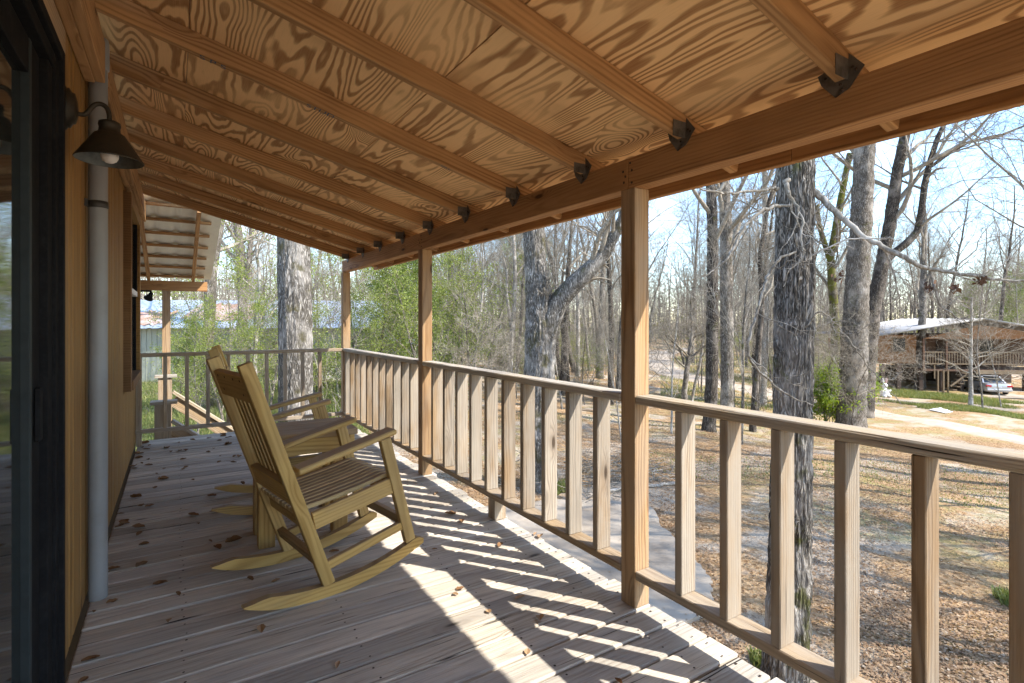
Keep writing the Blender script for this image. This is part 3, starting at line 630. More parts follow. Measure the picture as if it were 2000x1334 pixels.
# ------------------------------------------------------------------ rocking chairs and side table
def chair(p, yaw, label):
    c = empty('rocking_chair', (p[0], p[1], 0), yaw, label, 'rocking chair', 'porch rocking chairs')
    Wd = .54
    def pu(z): return -.012 - .367 * (z - .04) / 1.06
    us = np.linspace(-.385, .50, 26)
    for yc in (.019, Wd - .019):
        bot = np.array([(u, u * u / 2.35) for u in us]); V = []
        for u, z in bot:
            h = .056 * (1 if u > -.29 else max(.12, 1 - (-.29 - u) / .105)); h = h * (1 if u < .46 else max(.35, 1 - (u - .46) / .07))
            lift = 0 if u > -.29 else (-.29 - u) * .12
            for sy, sz in ((-.019, 0), (.019, 0), (.019, 1), (-.019, 1)): V.append((u, yc + sy, z + lift + sz * h))
        n = len(us); Fc = [(3, 2, 1, 0), (4 * n - 4, 4 * n - 3, 4 * n - 2, 4 * n - 1)]
        for i in range(n - 1):
            for j in range(4):
                q = (j + 1) % 4; Fc.append((4 * i + j, 4 * i + q, 4 * i + 4 + q, 4 * i + 4 + j))
        link('rocker', mesh_py('rocker', V, Fc, M['chair']), c)
        board('back_post', (-.012, yc, .052), (pu(1.10), yc, 1.10), .036, .056, M['chair'], c, 0, .003)
        board('front_leg', (.425, yc, .135), (.278, yc, .688), .036, .056, M['chair'], c, 0, .003)
        ya = .022 if yc < .2 else Wd - .022
        board('side_apron', (-.085, ya, .362), (.325, ya, .445), .024, .082, M['chair'], c)
        board('side_stretcher', (-.02, ya, .14), (.375, ya, .225), .028, .042, M['chair'], c)
        yarm = .050 if yc < .2 else Wd - .050
        board('arm', (-.155, yarm, .600), (.345, yarm, .716), .092, .027, M['chair'], c, 0, .007)
    mid = Wd / 2; y0, y1 = .0382, Wd - .0382
    board('crest_rail', (pu(.985) - .004, y0, .985), (pu(.985) - .004, y1, .985), .034, .125, M['chair'], c, -.33)
    board('lower_back_rail', (pu(.505) - .006, y0, .505), (pu(.505) - .006, y1, .505), .036, .10, M['chair'], c, -.33)
    for k in range(7):
        ys = .082 + k * (Wd - .164) / 6
        board('back_slat', (pu(.53) + .022, ys, .53), (pu(.955) + .022, ys, .955), .038, .016, M['chair'], c, 0, .002)
    board('rear_apron', (-.105, y0, .358), (-.105, y1, .358), .026, .085, M['chair'], c, -.2)
    board('front_apron', (.322, y0, .435), (.322, y1, .435), .026, .075, M['chair'], c)
    board('rear_stretcher', (pu(.17), y0, .17), (pu(.17), y1, .17), .034, .045, M['chairw'], c, -.33)
    board('front_stretcher', (.392, y0, .245), (.392, y1, .245), .03, .045, M['chairw'], c)
    for (zz, yl) in ((1.02, (.10, .20, .33, .44)), (.955, (.12, .42)), (.525, (.10, .27, .44)), (.485, (.10, .44))):
        for yv in yl: lathe('screw', [(.0, .0015), (.0055, .001), (.006, 0)], M['nail'], c, 8, (pu(zz) - .0232, yv, zz), (0, math.radians(-109), 0))
    tt = np.linspace(0, 1, 12); path = [(-.165 + .515 * s, 0, .418 + .085 * s - .028 * math.sin(s * math.pi) * (1 - s) + .010 * math.sin(s * math.pi * 2) * s - (.02 * max(0, s - .9) / .1)) for s in tt]
    V = []; npt = len(path)
    for (px_, _, pz_) in path:
        for sy, sz in ((-.0185, -.009), (.0185, -.009), (.0185, .003), (.0135, .009), (-.0135, .009), (-.0185, .003)): V.append((px_, sy, pz_ + sz))
    Fc = [(5, 4, 3, 2, 1, 0), tuple(6 * npt - 6 + j for j in range(6))] + [(6 * i + j, 6 * i + (j + 1) % 6, 6 * i + 6 + (j + 1) % 6, 6 * i + 6 + j) for i in range(npt - 1) for j in range(6)]
    me = mesh_py('seat_slat', V, Fc, M['seat'])
    for k in range(10): link('seat_slat', me, c, (0, .052 + .0225 + k * .0436, 0))
    return c
chair((.6206, 2.5459), math.radians(10.5), 'wooden rocking chair nearest the camera, seen from behind its shoulder')
chair((.577, 3.845), math.radians(-5), 'farther wooden rocking chair, half hidden beyond the side table')
tb = empty('side_table', (.36, 3.20, 0), math.radians(-1), 'low pine side table standing between the two rocking chairs', 'table')
for k in range(3): board('top_plank', (-.02, .07 + k * .1425, .622), (.565, .07 + k * .1425, .622), .139, .036, M['chairw'], tb)
for (x, yv) in ((.075, .115), (.48, .115), (.075, .345), (.48, .345)): board('leg', (x, yv, .0), (x, yv, .6025), .086, .086, M['chair'], tb)
for yv in (.054, .406):
    board('apron', (.03, yv, .555), (.525, yv, .555), .034, .089, M['chair'], tb)
for x in (.0145, .5405): board('side_apron', (x, .037, .555), (x, .423, .555), .03, .088, M['chair'], tb)
board('lower_board', (.125, .345, .36), (.43, .345, .36), .036, .139, M['chair'], tb)

# ------------------------------------------------------------------ dry leaves lying on the deck
def leaf_mesh(seed, m, s=.045):
    r = random.Random(seed); n = 5; V = []; Fc = []
    curl = r.uniform(.25, .8); ph = r.uniform(-.5, .5)
    for i in range(n + 1):
        t = i / n; wv = math.sin(math.pi * min(1, t * .92 + .06)) ** .8 * .42 * r.uniform(.75, 1.15)
        z = curl * .30 * (t - .5) ** 2 + ph * .1 * t
        V += [(t - .5, -wv, z + curl * wv * .7 + r.uniform(0, .07)), (t - .5, 0, z), (t - .5, wv, z + curl * wv * .6 + r.uniform(0, .07))]
    for i in range(n):
        a = 3 * i; Fc += [(a, a + 3, a + 4, a + 1), (a + 1, a + 4, a + 5, a + 2)]
    zmin = min(v[2] for v in V)
    return mesh_py('fallen_leaf', [(v[0] * s, v[1] * s, (v[2] - zmin) * s) for v in V], Fc, m)
LM = [leaf_mesh(k, M['deckleaf'], .05 + .012 * (k % 3)) for k in range(6)]; LM2 = [leaf_mesh(20 + k, M['dry'], .05) for k in range(3)]
spots = []
for k in range(62):
    yv = 2.9 + 3.9 * rnd.random() ** .85; xv = WX + .06 + (rnd.random() ** 1.3) * (1.0 if yv > 4.4 else .75); spots.append((xv, yv))
for k in range(16): spots.append((WX + .035 + rnd.random() * .04, 1.6 + rnd.random() * 5))
for k in range(20): spots.append((.2 + rnd.random() * 1.5, 1.3 + rnd.random() * 2.6))
for q in ((660, 1302), (1055, 1210), (1030, 1275), (1045, 1045), (1055, 1050), (890, 1162), (510, 1232), (330, 1215)):
    p_ = np.array([0, 0, H]) + ray(*q) * (H / (-ray(*q)[2])); spots.append((p_[0], p_[1]))
taken = [(.62 + .3, 2.8)]
for i, (xv, yv) in enumerate(spots):
    o = link('fallen_leaf', (LM2 if i > 90 else LM)[i % (3 if i > 90 else 6)], None, (xv, yv, .004), (rnd.uniform(-.15, .15), rnd.uniform(-.15, .15), rnd.random() * 6.28))
    s_ = rnd.uniform(.55, 1.25); o.scale = (s_, s_ * rnd.uniform(.6, 1), s_)
    tag(o, 'small curled dry brown leaf lying on the porch boards', 'leaf', 'dry leaves scattered on the porch floor')

# ------------------------------------------------------------------ stair landing and metal roofed entry at the far end
ent = empty('entry_roof', (-.1, 9.0, -2.72), 0, 'small cream metal roof on a post beyond the porch end', 'roof')
def E_(p): return (p[0] + .1, p[1] - 9.0, p[2] + 2.72)
def ez(yv): return 1.90 + (9.1 - yv) * .262
V = []; Q = []; nx = 64
for i_ in range(nx + 1):
    x = -2.2 + 2.66 * i_ / nx; ph = (x / .23) % 1; dz = .022 if ph < .12 else (.006 if .5 < ph < .56 else 0)
    for yv in (6.72, 9.35): V.append(E_((x, yv, ez(yv) + .075 + dz)))
for i_ in range(nx): Q.append((2 * i_, 2 * i_ + 1, 2 * i_ + 3, 2 * i_ + 2))
link('metal_roofing', mesh_np('metal_roofing', V, Q, M['tinw']), ent)
for k in range(-1, 6): yv = 7.25 + k * .385; board('purlin', E_((-2.2, yv, ez(yv) + .05)), E_((.36, yv, ez(yv) + .05)), .06, .03, M['rafter'], ent)
for x in (-.32, .22, -1.0): board('rafter', E_((x, 6.75, ez(6.75) - .012)), E_((x, 9.2, ez(9.2) - .012)), .04, .085, M['rafter'], ent)
board('beam', E_((-2.2, 9.1, 1.785)), E_((.40, 9.1, 1.785)), .08, .14, M['beam'], ent)
board('post', E_((-.11, 9.1, -2.8)), E_((-.11, 9.1, 1.714)), .10, .10, M['post'], ent)
fl = empty('flood_light', (-.42, 9.02, 1.70), 0, 'dark twin head flood light hanging under the entry roof beam', 'lamp')
for s in (-.08, .12):
    lathe('lamp_head', [(.0, .05), (.025, .045), (.03, .0), (.06, -.06), (.055, -.062), (.02, -.01), (0, -.01)], M['black'], fl, 20, (s, 0, -.06), (.7, s * 4, 0))
box('mount', (-.1, -.02, -.012), (.14, .03, .012), M['black'], fl)
st = empty('wooden_stairs', (-.3, 7.5, -2.72), 0, 'timber stairs with board handrails descending beyond the porch end', 'stairs')
def S_(p): return (p[0] + .3, p[1] - 7.5, p[2] + 2.72)
def stz(x): return -.55 - (x + .05) * .80
box('landing', S_((-2.2, 7.15, -.60)), S_((-.05, 8.85, -.55)), M['deck'], st)
for (x, yv) in ((-.12, 7.25), (-.12, 8.75), (-2.1, 8.75)): board('landing_post', S_((x, yv, -2.75)), S_((x, yv, -.602)), .14, .14, M['post'], st)
for yv in (7.25, 8.75):
    zt_ = .335 if yv < 8 else .50
    board('newel_post', S_((-.12, yv, -.549)), S_((-.12, yv, zt_)), .12, .16, M['rail'], st)
    board('newel_cap', S_((-.24, yv, zt_ + .02)), S_((.02, yv, zt_ + .02)), .17, .035, M['top'], st)
    a = S_((-.03, yv, zt_ - .20)); c = S_((2.55, yv, zt_ - .20 - 2.58 * .80)); board('handrail_cap', a, c, .12, .038, M['top'], st)
    a = S_((-.03, yv, zt_ - .32)); c = S_((2.55, yv, zt_ - .32 - 2.58 * .80)); board('handrail_board', a, c, .038, .15, M['rail'], st)
    board('stringer', S_((-.03, yv, -.68)), S_((2.55, yv, -.68 - 2.58 * .8)), .04, .26, M['rail'], st)
    for x in (.5, 1.2, 1.9): board('rail_post', S_((x, yv + .045, stz(x) - .25)), S_((x, yv + .045, zt_ - .42 - (x + .03) * .8)), .05, .09, M['rail'], st)
for k in range(9):
    x = .0 + k * .27; board('tread', S_((x + .14, 7.29, stz(x) - .17)), S_((x + .14, 8.71, stz(x) - .17)), .26, .038, M['deck'], st)

# ------------------------------------------------------------------ trees
def lattice(rng, nz, na): return rng.random((nz, na))
def lat_sample(G, z, a):
    nz, na = G.shape; zi = np.floor(z).astype(int); ai = np.floor(a).astype(int); fz = z - zi; fa = a - ai
    fz = fz * fz * (3 - 2 * fz); fa = fa * fa * (3 - 2 * fa)
    z0 = zi % nz; z1 = (zi + 1) % nz; a0 = ai % na; a1 = (ai + 1) % na
    return (G[z0, a0] * (1 - fz) + G[z1, a0] * fz) * (1 - fa) + (G[z0, a1] * (1 - fz) + G[z1, a1] * fz) * fa
def bark_disp(rng, zs, sides, cells, zcell, amp, lump=.06):
    a = np.linspace(0, 1, sides, endpoint=False)[None, :]; z = zs[:, None]
    Wg = lattice(rng, 64, 12); w = (lat_sample(Wg, z / (zcell * 3.0), a * 12 + 0 * z) - .5) * 1.6
    G1 = lattice(rng, 128, cells); v = lat_sample(G1, z / zcell + 0 * a, a * cells + w + 64)
    rid = 1 - np.abs(2 * v - 1)
    G2 = lattice(rng, 128, cells * 2); v2 = lat_sample(G2, z / (zcell * .45) + 0 * a, a * cells * 2 + w * 2 + 64)
    G3 = lattice(rng, 32, 5); l = lat_sample(G3, z / .9 + 0 * a, a * 5 + 0 * z)
    return 1 - amp * rid ** 1.4 - amp * .5 * (1 - v2) + lump * (l - .5)
def resample(P, R, step):
    P = np.asarray(P, float); R = np.asarray(R, float); d = np.r_[0, np.cumsum(np.linalg.norm(np.diff(P, axis=0), axis=1))]
    n = max(3, int(d[-1] / step) + 1); t = np.linspace(0, d[-1], n)
    Q = np.stack([np.interp(t, d, P[:, i]) for i in range(3)], 1); r = np.interp(t, d, R)
    for _ in range(max(1, int(.25 / step))): Q[1:-1] = (Q[:-2] + 2 * Q[1:-1] + Q[2:]) / 4
    return Q, r, t
def grow(rng, p, d, r, L, lev, out, P):
    n = max(3, int(P['segs'][lev])); pts = [p.copy()]; rad = [r]; seg = L / n; d = d / np.linalg.norm(d)
    for i in range(n):
        d = d + rng.normal(0, P['wob'][lev], 3) + np.array([0, 0, P['up'][lev]]); d /= np.linalg.norm(d)
        p = p + d * seg; pts.append(p.copy()); rad.append(max(P['rmin'], r * (1 - .82 * (i + 1) / n)))
    pts = np.array(pts); rad = np.array(rad); out.append((lev, pts, rad))
    if lev + 1 < P['levels']: branch(rng, pts, rad, L, lev, out, P, P['start'][lev])
def branch(rng, pts, rad, L, lev, out, P, start):
    k = P['kids'][lev]; k = int(rng.integers(max(1, int(k * .75)), int(k * 1.3) + 1))
    n = len(pts) - 1
    for j in range(k):
        t = start + (1 - start) * ((j + rng.random()) / k); i = min(n - 1, int(t * n)); f = t * n - i
        q = pts[i] * (1 - f) + pts[i + 1] * f; rr = rad[i] * (1 - f) + rad[i + 1] * f
        ax = pts[i + 1] - pts[i]; ax /= np.linalg.norm(ax) + 1e-9
        v = rng.normal(0, 1, 3); v -= ax * (v @ ax); v /= np.linalg.norm(v) + 1e-9
        ang = rng.uniform(*P['ang'][lev]); dd = ax * math.cos(ang) + v * math.sin(ang)
        if P.get('bias') is not None and lev == 0: dd = dd + P['bias'] * rng.random()
        grow(rng, q, dd, min(rr * P['rr'][lev], rr), L * P['lr'][lev] * rng.uniform(.6, 1.25) * (1.15 - .55 * t), lev + 1, out, P)
BASEP = dict(levels=5, segs=(14, 7, 5, 4, 3), wob=(.05, .16, .2, .24, .28), up=(.03, .05, .03, .02, .0), start=(.35, .22, .2, .15, .2),
             kids=(19, 9, 6, 4, 3), ang=((.5, 1.05), (.4, .95), (.4, 1.0), (.4, 1.1), (.4, 1.1)), rr=(.42, .55, .6, .65, .7), lr=(.42, .5, .52, .55, .55), rmin=.0035)
def tubes(mb, out, levs, sides=(10, 6, 4, 3, 3)):
    for lev, pts, rad in out:
        if lev in levs: mb.tube(pts, rad, sides[min(lev, 4)])
def leaf_quads(rng, centers, size, droop=0.0, aspect=.45, up=None):
    """one folded quad per leaf"""
    n = len(centers); a = rng.normal(0, 1, (n, 3)); a[:, 2] -= droop; a /= np.linalg.norm(a, axis=1)[:, None]
    b = rng.normal(0, 1, (n, 3))
    if up is not None: b = b * .55 + np.array([0, 0, 1.0]) * 0; b = np.cross(a, np.array([0, 0, up]) + rng.normal(0, .45, (n, 3)))
    else: b = np.cross(a, b)
    b /= np.linalg.norm(b, axis=1)[:, None] + 1e-9
    s = size * rng.uniform(.6, 1.3, n)[:, None]
    V = np.stack([centers - a * s * .5, centers + b * s * aspect * .5, centers + a * s * .5, centers - b * s * aspect * .5], 1).reshape(-1, 3)
    return V, np.arange(4 * n).reshape(-1, 4)
def add_leaves(name, parent, rng, centers, size, m, rel=None, **kw):
    V, Q = leaf_quads(rng, centers, size, **kw)
    if rel is not None: V = V - np.asarray(rel)
    return link(name, mesh_np(name, V, Q, m), parent)
def tip_points(out, levs, rng, per, spread):
    C = []
    for lev, pts, rad in out:
        if lev in levs:
            for q in pts[1:]: C.append(q + rng.normal(0, spread, (per, 3)))
    return np.concatenate(C)

# ---- prototypes for the woods (copied with obj.copy)
def proto(seed, H_, r0, mtrunk, mtwig, P=None, lean=.05, leafm=None, leafper=0, lsize=.07, lspread=.12):
    rng = np.random.default_rng(seed); P = dict(BASEP, **(P or {})); out = []
    grow(rng, np.array([0, 0, -.25]), np.array([rng.normal(0, lean), rng.normal(0, lean), 1.0]), r0, H_, 0, out, P)
    a = MB(); tubes(a, out, (0,), (10,)); b = MB(); tubes(b, out, (1, 2, 3, 4))
    ta = np.concatenate(a.V), np.concatenate(a.Q); tb_ = np.concatenate(b.V), np.concatenate(b.Q)
    me = [('trunk', mesh_np('trunk', *ta, mtrunk, True)), ('branches', mesh_np('branches', *tb_, mtwig, False))]
    if leafm is not None:
        C = tip_points(out, (2, 3, 4), rng, leafper, lspread); V, Q = leaf_quads(rng, C, lsize, droop=.3); me.append(('foliage', mesh_np('foliage', V, Q, leafm)))
    return me
def plant_proto(me, name, loc, rz, s, label, cat, group):
    e = empty(name, loc, rz, label, cat, group); e.scale = (s, s, s)
    for nm, mm in me: link(nm, mm, e)
    return e
PB = [proto(101, 17, .20, M['bark'], M['twig']), proto(102, 20, .24, M['barkd'], M['twig'], dict(start=(.45, .22, .2, .15, .2))),
      proto(103, 14, .13, M['barkp'], M['twigp'], dict(kids=(13, 6, 5, 4, 2))), proto(104, 16, .17, M['bark'], M['twigp'], dict(ang=((.35, .8), (.4, .9), (.4, 1.), (.4, 1.1), (.4, 1.1)))),
      proto(105, 11, .09, M['barkp'], M['twig'], dict(start=(.25, .2, .2, .15, .2)), .12)]
PE = [proto(201, 9, .10, M['barkd'], M['twig'], dict(levels=4, kids=(24, 7, 5, 3, 2), start=(.08, .15, .15, .1, .1), lr=(.34, .5, .5, .5, .5)), .05, M['ever'], 3, .12, .16),
      proto(202, 10, .09, M['bark'], M['twig'], dict(levels=4, kids=(20, 7, 5, 3, 2), start=(.15, .15, .15, .1, .1), lr=(.30, .5, .5, .5, .5)), .08, M['ever2'], 2, .11, .16)]
PT = [proto(401, 6.5, .045, M['barkp'], M['twig'], dict(start=(.2, .2, .2, .15, .2), kids=(18, 8, 5, 3, 2), lr=(.5, .5, .5, .5, .5), up=(.02, .06, .04, .02, 0)), .15),
      proto(402, 8, .055, M['bark'], M['twigp'], dict(start=(.25, .2, .2, .15, .2), kids=(16, 8, 5, 3, 2), lr=(.45, .5, .5, .5, .5), ang=((.3, .8), (.4, .9), (.4, 1.), (.4, 1.1), (.4, 1.1))), .12),
      proto(403, 5, .04, M['bark'], M['twig'], dict(start=(.15, .2, .2, .15, .2), kids=(20, 8, 5, 3, 2), lr=(.6, .5, .5, .5, .5), ang=((.7, 1.3), (.4, .9), (.4, 1.), (.4, 1.1), (.4, 1.1))), .15)]
def shrub_proto(seed, h, leafm, nst=9, per=3, size=.07, spread=.10):
    rng = np.random.default_rng(seed); out = []
    P = dict(BASEP, levels=3, segs=(6, 4, 3, 3, 3), kids=(8, 5, 3, 2, 2), start=(.2, .15, .1, .1, .1), wob=(.12, .2, .25, .2, .2), lr=(.5, .5, .5, .5, .5), rmin=.003)
    for k in range(nst): grow(rng, np.array([rng.normal(0, .18), rng.normal(0, .18), -.1]), np.array([rng.normal(0, .45), rng.normal(0, .45), 1.0]), .02, h * rng.uniform(.6, 1.1), 0, out, P)
    b = MB(); tubes(b, out, (0, 1, 2), (4, 3, 3, 3, 3)); me = [('stems', mesh_np('stems', np.concatenate(b.V), np.concatenate(b.Q), M['twig'], False))]
    if leafm is not None:
        C = tip_points(out, (1, 2), rng, per, spread); V, Q = leaf_quads(rng, C, size, droop=.1); me.append(('foliage', mesh_np('foliage', V, Q, leafm)))
    return me
PS = [shrub_proto(301, 2.2, M['olive']), shrub_proto(302, 2.6, M['ever2'], 10, 3), shrub_proto(303, 2.0, None, 14), shrub_proto(304, 3.0, M['yg'], 14, 6, .15, .14), shrub_proto(305, 1.6, M['redl'], 6, 2), shrub_proto(306, 3.0, M['ever'], 12, 4, .10)]

# ---- trees one can tell apart: the trunk path follows the photo at the depth where the base meets the ground
def hero(name, label, base, path, mtrunk, mtwig, seed, P=None, top_h=15.0, sides=14, step=.18, cells=0, limbs=(), d=None, group='bare trees standing around the yard', bstart=None, leaf=None, nobranch=False, flare=.25, amp=.12, zcell=.28):
    rng = np.random.default_rng(seed)
    if d is None: bp = on_ground(*base); d = depth_of(bp)
    else:
        bp = at_depth(base[0], 900, d); bp[2] = float(gz(bp[0], bp[1]))
    pts = []; rad = []
    w0 = path[0][2]
    pts.append(bp + np.array([0, 0, -.3])); rad.append(w0 / F * d / 2 * (1 + flare))
    pts.append(bp + np.array([0, 0, .25])); rad.append(w0 / F * d / 2 * (1 + flare * .3))
    for px, py, w in path: pts.append(at_depth(px, py, d)); rad.append(w / F * d / 2)
    dirv = pts[-1] - pts[-2]; dirv /= np.linalg.norm(dirv); z_top = bp[2] + top_h
    if pts[-1][2] < z_top - .5:
        Lx_ = (z_top - pts[-1][2]) / max(.4, dirv[2]); r_ = rad[-1]; q = pts[-1]
        for s in (.3, .6, .85, 1.0): pts.append(q + dirv * Lx_ * s + rng.normal(0, .12, 3) * np.array([1, 1, 0])); rad.append(max(.02, r_ * (1 - .9 * s)))
    Pn, Rn, T = resample(pts, rad, step)
    root = empty(name, bp, 0, label, 'tree', group)
    disp = bark_disp(rng, T, sides, cells, zcell, amp) if cells else (1 + .22 * (bark_disp(rng, T, sides, 5, .6, .5, .5) - .8))
    mb = MB(); mb.tube(Pn, Rn, sides, disp)
    for lp in limbs:
        q = np.array([at_depth(px, py, d + dd) for px, py, w, dd in lp]); rr = np.array([w / F * d / 2 for px, py, w, dd in lp]); q2, r2, t2 = resample(q, rr, min(.12, step))
        mb.tube(q2, r2, max(8, sides // 3), 1 + .10 * (bark_disp(rng, t2, max(8, sides // 3), 5, .3, .6, .5) - 1))
    mb.build('trunk', mtrunk, root, True, bp)
    if not nobranch:
        Pp = dict(BASEP, **(P or {})); out = []
        L = np.linalg.norm(Pn[-1] - Pn[0]); k = max(2, len(Pn) // 14)
        branch(rng, Pn[::k], Rn[::k], L, 0, out, Pp, bstart if bstart is not None else .42)
        for lp in limbs:
            q = np.array([at_depth(px, py, d + dd) for px, py, w, dd in lp]); rr = np.array([w / F * d / 2 for px, py, w, dd in lp])
            branch(rng, q, rr, np.linalg.norm(q[-1] - q[0]) * 1.2, 0, out, dict(Pp, kids=(9, 6, 5, 3, 2)), .35)
        b2 = MB(); tubes(b2, out, (1, 2, 3, 4), (8, 6, 4, 3, 3)); b2.build('branches', mtwig, root, False, bp)
        if leaf: add_leaves('foliage', root, rng, tip_points(out, (2, 3, 4), rng, leaf[1], leaf[3]), leaf[2], leaf[0], bp, droop=.3)
    return root, bp, d
LITE = dict(levels=4, kids=(11, 8, 6, 3, 2))

hero('forked_oak', 'massive forked grey tree seen above the middle railing section', (1055, 950), [(1052, 880, 70), (1053, 760, 66), (1056, 680, 66), (1052, 600, 56), (1045, 520, 46), (1041, 430, 46), (1037, 330, 42)],
     M['oak2'], M['twig'], 21, dict(LITE, bias=np.array([.3, -.1, .3])), 17, 110, .06, 50, limbs=[[(1055, 690, 40, 0), (1074, 628, 42, -.1), (1092, 588, 40, -.1), (1118, 558, 36, -.2), (1150, 528, 32, -.3), (1178, 498, 27, -.3), (1196, 468, 22, -.4), (1214, 430, 18, -.5), (1226, 380, 14, -.6)], [(1062, 610, 16, -.2), (1066, 580, 8, -.3), (1067, 545, 4, -.35)]])
o_, ob, od = hero('near_oak', 'large rough barked oak rising just outside the near railing', (1543, 1400), [(1533, 1330, 92), (1538, 1230, 86), (1543, 1080, 80), (1546, 900, 77), (1549, 760, 77), (1552, 560, 76), (1553, 400, 74), (1553, 250, 72)],
     M['oak'], M['twigp'], 22, None, 14, 190, .03, 56, d=5.2, nobranch=True, flare=.45, amp=.13, zcell=.17)
# its bare limbs and dead twigs
def limb_branches(root, base, d, lines, m, seed, sub=5):
    rng = np.random.default_rng(seed); mb = MB()
    for ln, ns in lines:
        q = np.array([at_depth(px, py, d + dd) for px, py, w, dd in ln]); rr = np.array([w * .78 / F * d / 2 for px, py, w, dd in ln]); q2, r2, t2 = resample(q, rr, .04)
        q2[1:-1] += rng.normal(0, .006, (len(q2) - 2, 3)); mb.tube(q2, r2, 7)
        out = []; branch(rng, q2[::4], r2[::4], t2[-1], 0, out, dict(BASEP, levels=4, kids=(ns, 4, 3, 2, 2), segs=(8, 9, 6, 4, 3), wob=(.1, .24, .3, .3, .3), up=(0, .02, .02, 0, 0), lr=(.38, .45, .5, .5, .5), rr=(.5, .6, .65, .7, .7), rmin=.0022), .12)
        tubes(mb, out, (1, 2, 3, 4), (6, 5, 4, 3, 3))
    mb.build('branches', m, root, True, base)
limb_branches(o_, ob, od, [
    ([(1588, 372, 17, -.05), (1612, 392, 16, -.1), (1645, 425, 14, -.2), (1690, 465, 13, -.3), (1735, 486, 12, -.4), (1775, 508, 11, -.5), (1815, 526, 9, -.5), (1880, 534, 8, -.6), (1945, 546, 6, -.6), (2060, 556, 4, -.7)], 9),
    ([(1816, 526, 6, -.5), (1822, 560, 5, -.5), (1835, 600, 4.5, -.5), (1860, 620, 4, -.5), (1890, 624, 2.5, -.5)], 4),
    ([(1540, 352, 12, -.25), (1532, 345, 13, -.3), (1536, 366, 11, -.32), (1546, 398, 7, -.34), (1560, 405, 5, -.36), (1570, 430, 5, -.36), (1560, 470, 4.5, -.36), (1575, 490, 4, -.36), (1572, 512, 3, -.36), (1545, 515, 2.5, -.36), (1530, 560, 2, -.36)], 5),
    ([(1520, 368, 8, -.2), (1500, 371, 7, -.3), (1460, 374, 6, -.4), (1420, 378, 5, -.5), (1385, 374, 4.5, -.6), (1355, 368, 3, -.6)], 5),
    ([(1545, 402, 5, -.3), (1522, 398, 8, -.3), (1490, 410, 8, -.35), (1462, 432, 7.5, -.4), (1440, 470, 7, -.5), (1420, 505, 5, -.5), (1395, 530, 3, -.5), (1372, 540, 2, -.5)], 5),
    ([(1555, 492, 5, -.35), (1520, 505, 6, -.4), (1498, 540, 6.5, -.4), (1484, 590, 6, -.5), (1470, 640, 6, -.5), (1458, 690, 6.5, -.5), (1470, 715, 5.5, -.5), (1500, 740, 5, -.5), (1530, 765, 4, -.5), (1560, 782, 3, -.5), (1590, 792, 2, -.5)], 6),
    ([(1585, 500, 4, -.3), (1640, 470, 3.5, -.4), (1700, 462, 3, -.5), (1760, 468, 2, -.6)], 5),
    ([(1572, 640, 3, -.35), (1600, 600, 3, -.5), (1640, 640, 2.6, -.5), (1700, 720, 2.4, -.5), (1760, 790, 1.6, -.6)], 4)], M['twigp'], 5)
crng = np.random.default_rng(9)
for i, (px, py, dd) in enumerate(((1637, 535, -.3), (1815, 555, -.5), (1862, 556, -.5), (1918, 540, -.6))):
    c_ = at_depth(px, py, od + dd); e = empty('dead_leaf_cluster', c_, 0, ['clump of brown dead leaves hanging left of the other clumps', 'largest clump of brown dead leaves hanging from the drooping limb', 'brown dead leaves bunched beside the largest hanging clump', 'small brown dead leaf clump near the limb tip'][i], 'leaf cluster', 'dead leaf clumps on the oak limb')
    add_leaves('leaves', e, crng, crng.normal(0, .022, (15, 3)) - np.array([0, 0, .03]), .06, M['clump'], None, droop=.8, aspect=.6)

hero('twin_trunk_tree', 'left trunk of the close pair of dark trees right of the post', (1384, 842), [(1388, 800, 27), (1391, 700, 25), (1391, 560, 24), (1392, 450, 22), (1388, 350, 20)], M['barkd'], M['twig'], 31, LITE, 16, 20, .15, 12)
hero('twin_trunk_tree', 'right, thicker trunk of the close pair of trees right of the post', (1422, 836), [(1421, 790, 30), (1420, 700, 27), (1419, 560, 26), (1418, 450, 25), (1414, 350, 23)], M['bark'], M['twig'], 32, LITE, 17, 20, .15, 12)
hero('thin_tree', 'thin dark tree left of the big near oak', (1470, 843), [(1474, 780, 13), (1480, 690, 12), (1488, 600, 10), (1484, 500, 9), (1500, 400, 8)], M['barkd'], M['twig'], 33, LITE, 12, 10, .2)
hero('thin_tree', 'thin pale tree close behind the dark one left of the oak', (1489, 792), [(1490, 740, 15), (1496, 640, 12), (1497, 520, 11), (1494, 400, 10), (1493, 330, 9)], M['barkp'], M['twigp'], 34, LITE, 16, 12, .2)
hero('mossy_tree', 'mossy leaning tree right behind the big near oak', (1636, 790), [(1632, 720, 20), (1632, 640, 18), (1626, 560, 16), (1622, 500, 14), (1640, 400, 12), (1660, 300, 11)], M['barkm'], M['twig'], 35, LITE, 14, 14, .15,
     limbs=[[(1626, 520, 14, 0), (1612, 480, 11, 0), (1600, 440, 9, 0), (1596, 400, 8, 0)]])
hero('grey_tree', 'thick smooth grey tree with a pale sunlit side right of the oak', (1662, 838), [(1664, 780, 54), (1668, 680, 50), (1674, 560, 46), (1682, 440, 42), (1687, 340, 40), (1690, 250, 40)], M['bark'], M['twig'], 36, LITE, 18, 28, .12, 16, bstart=.75)
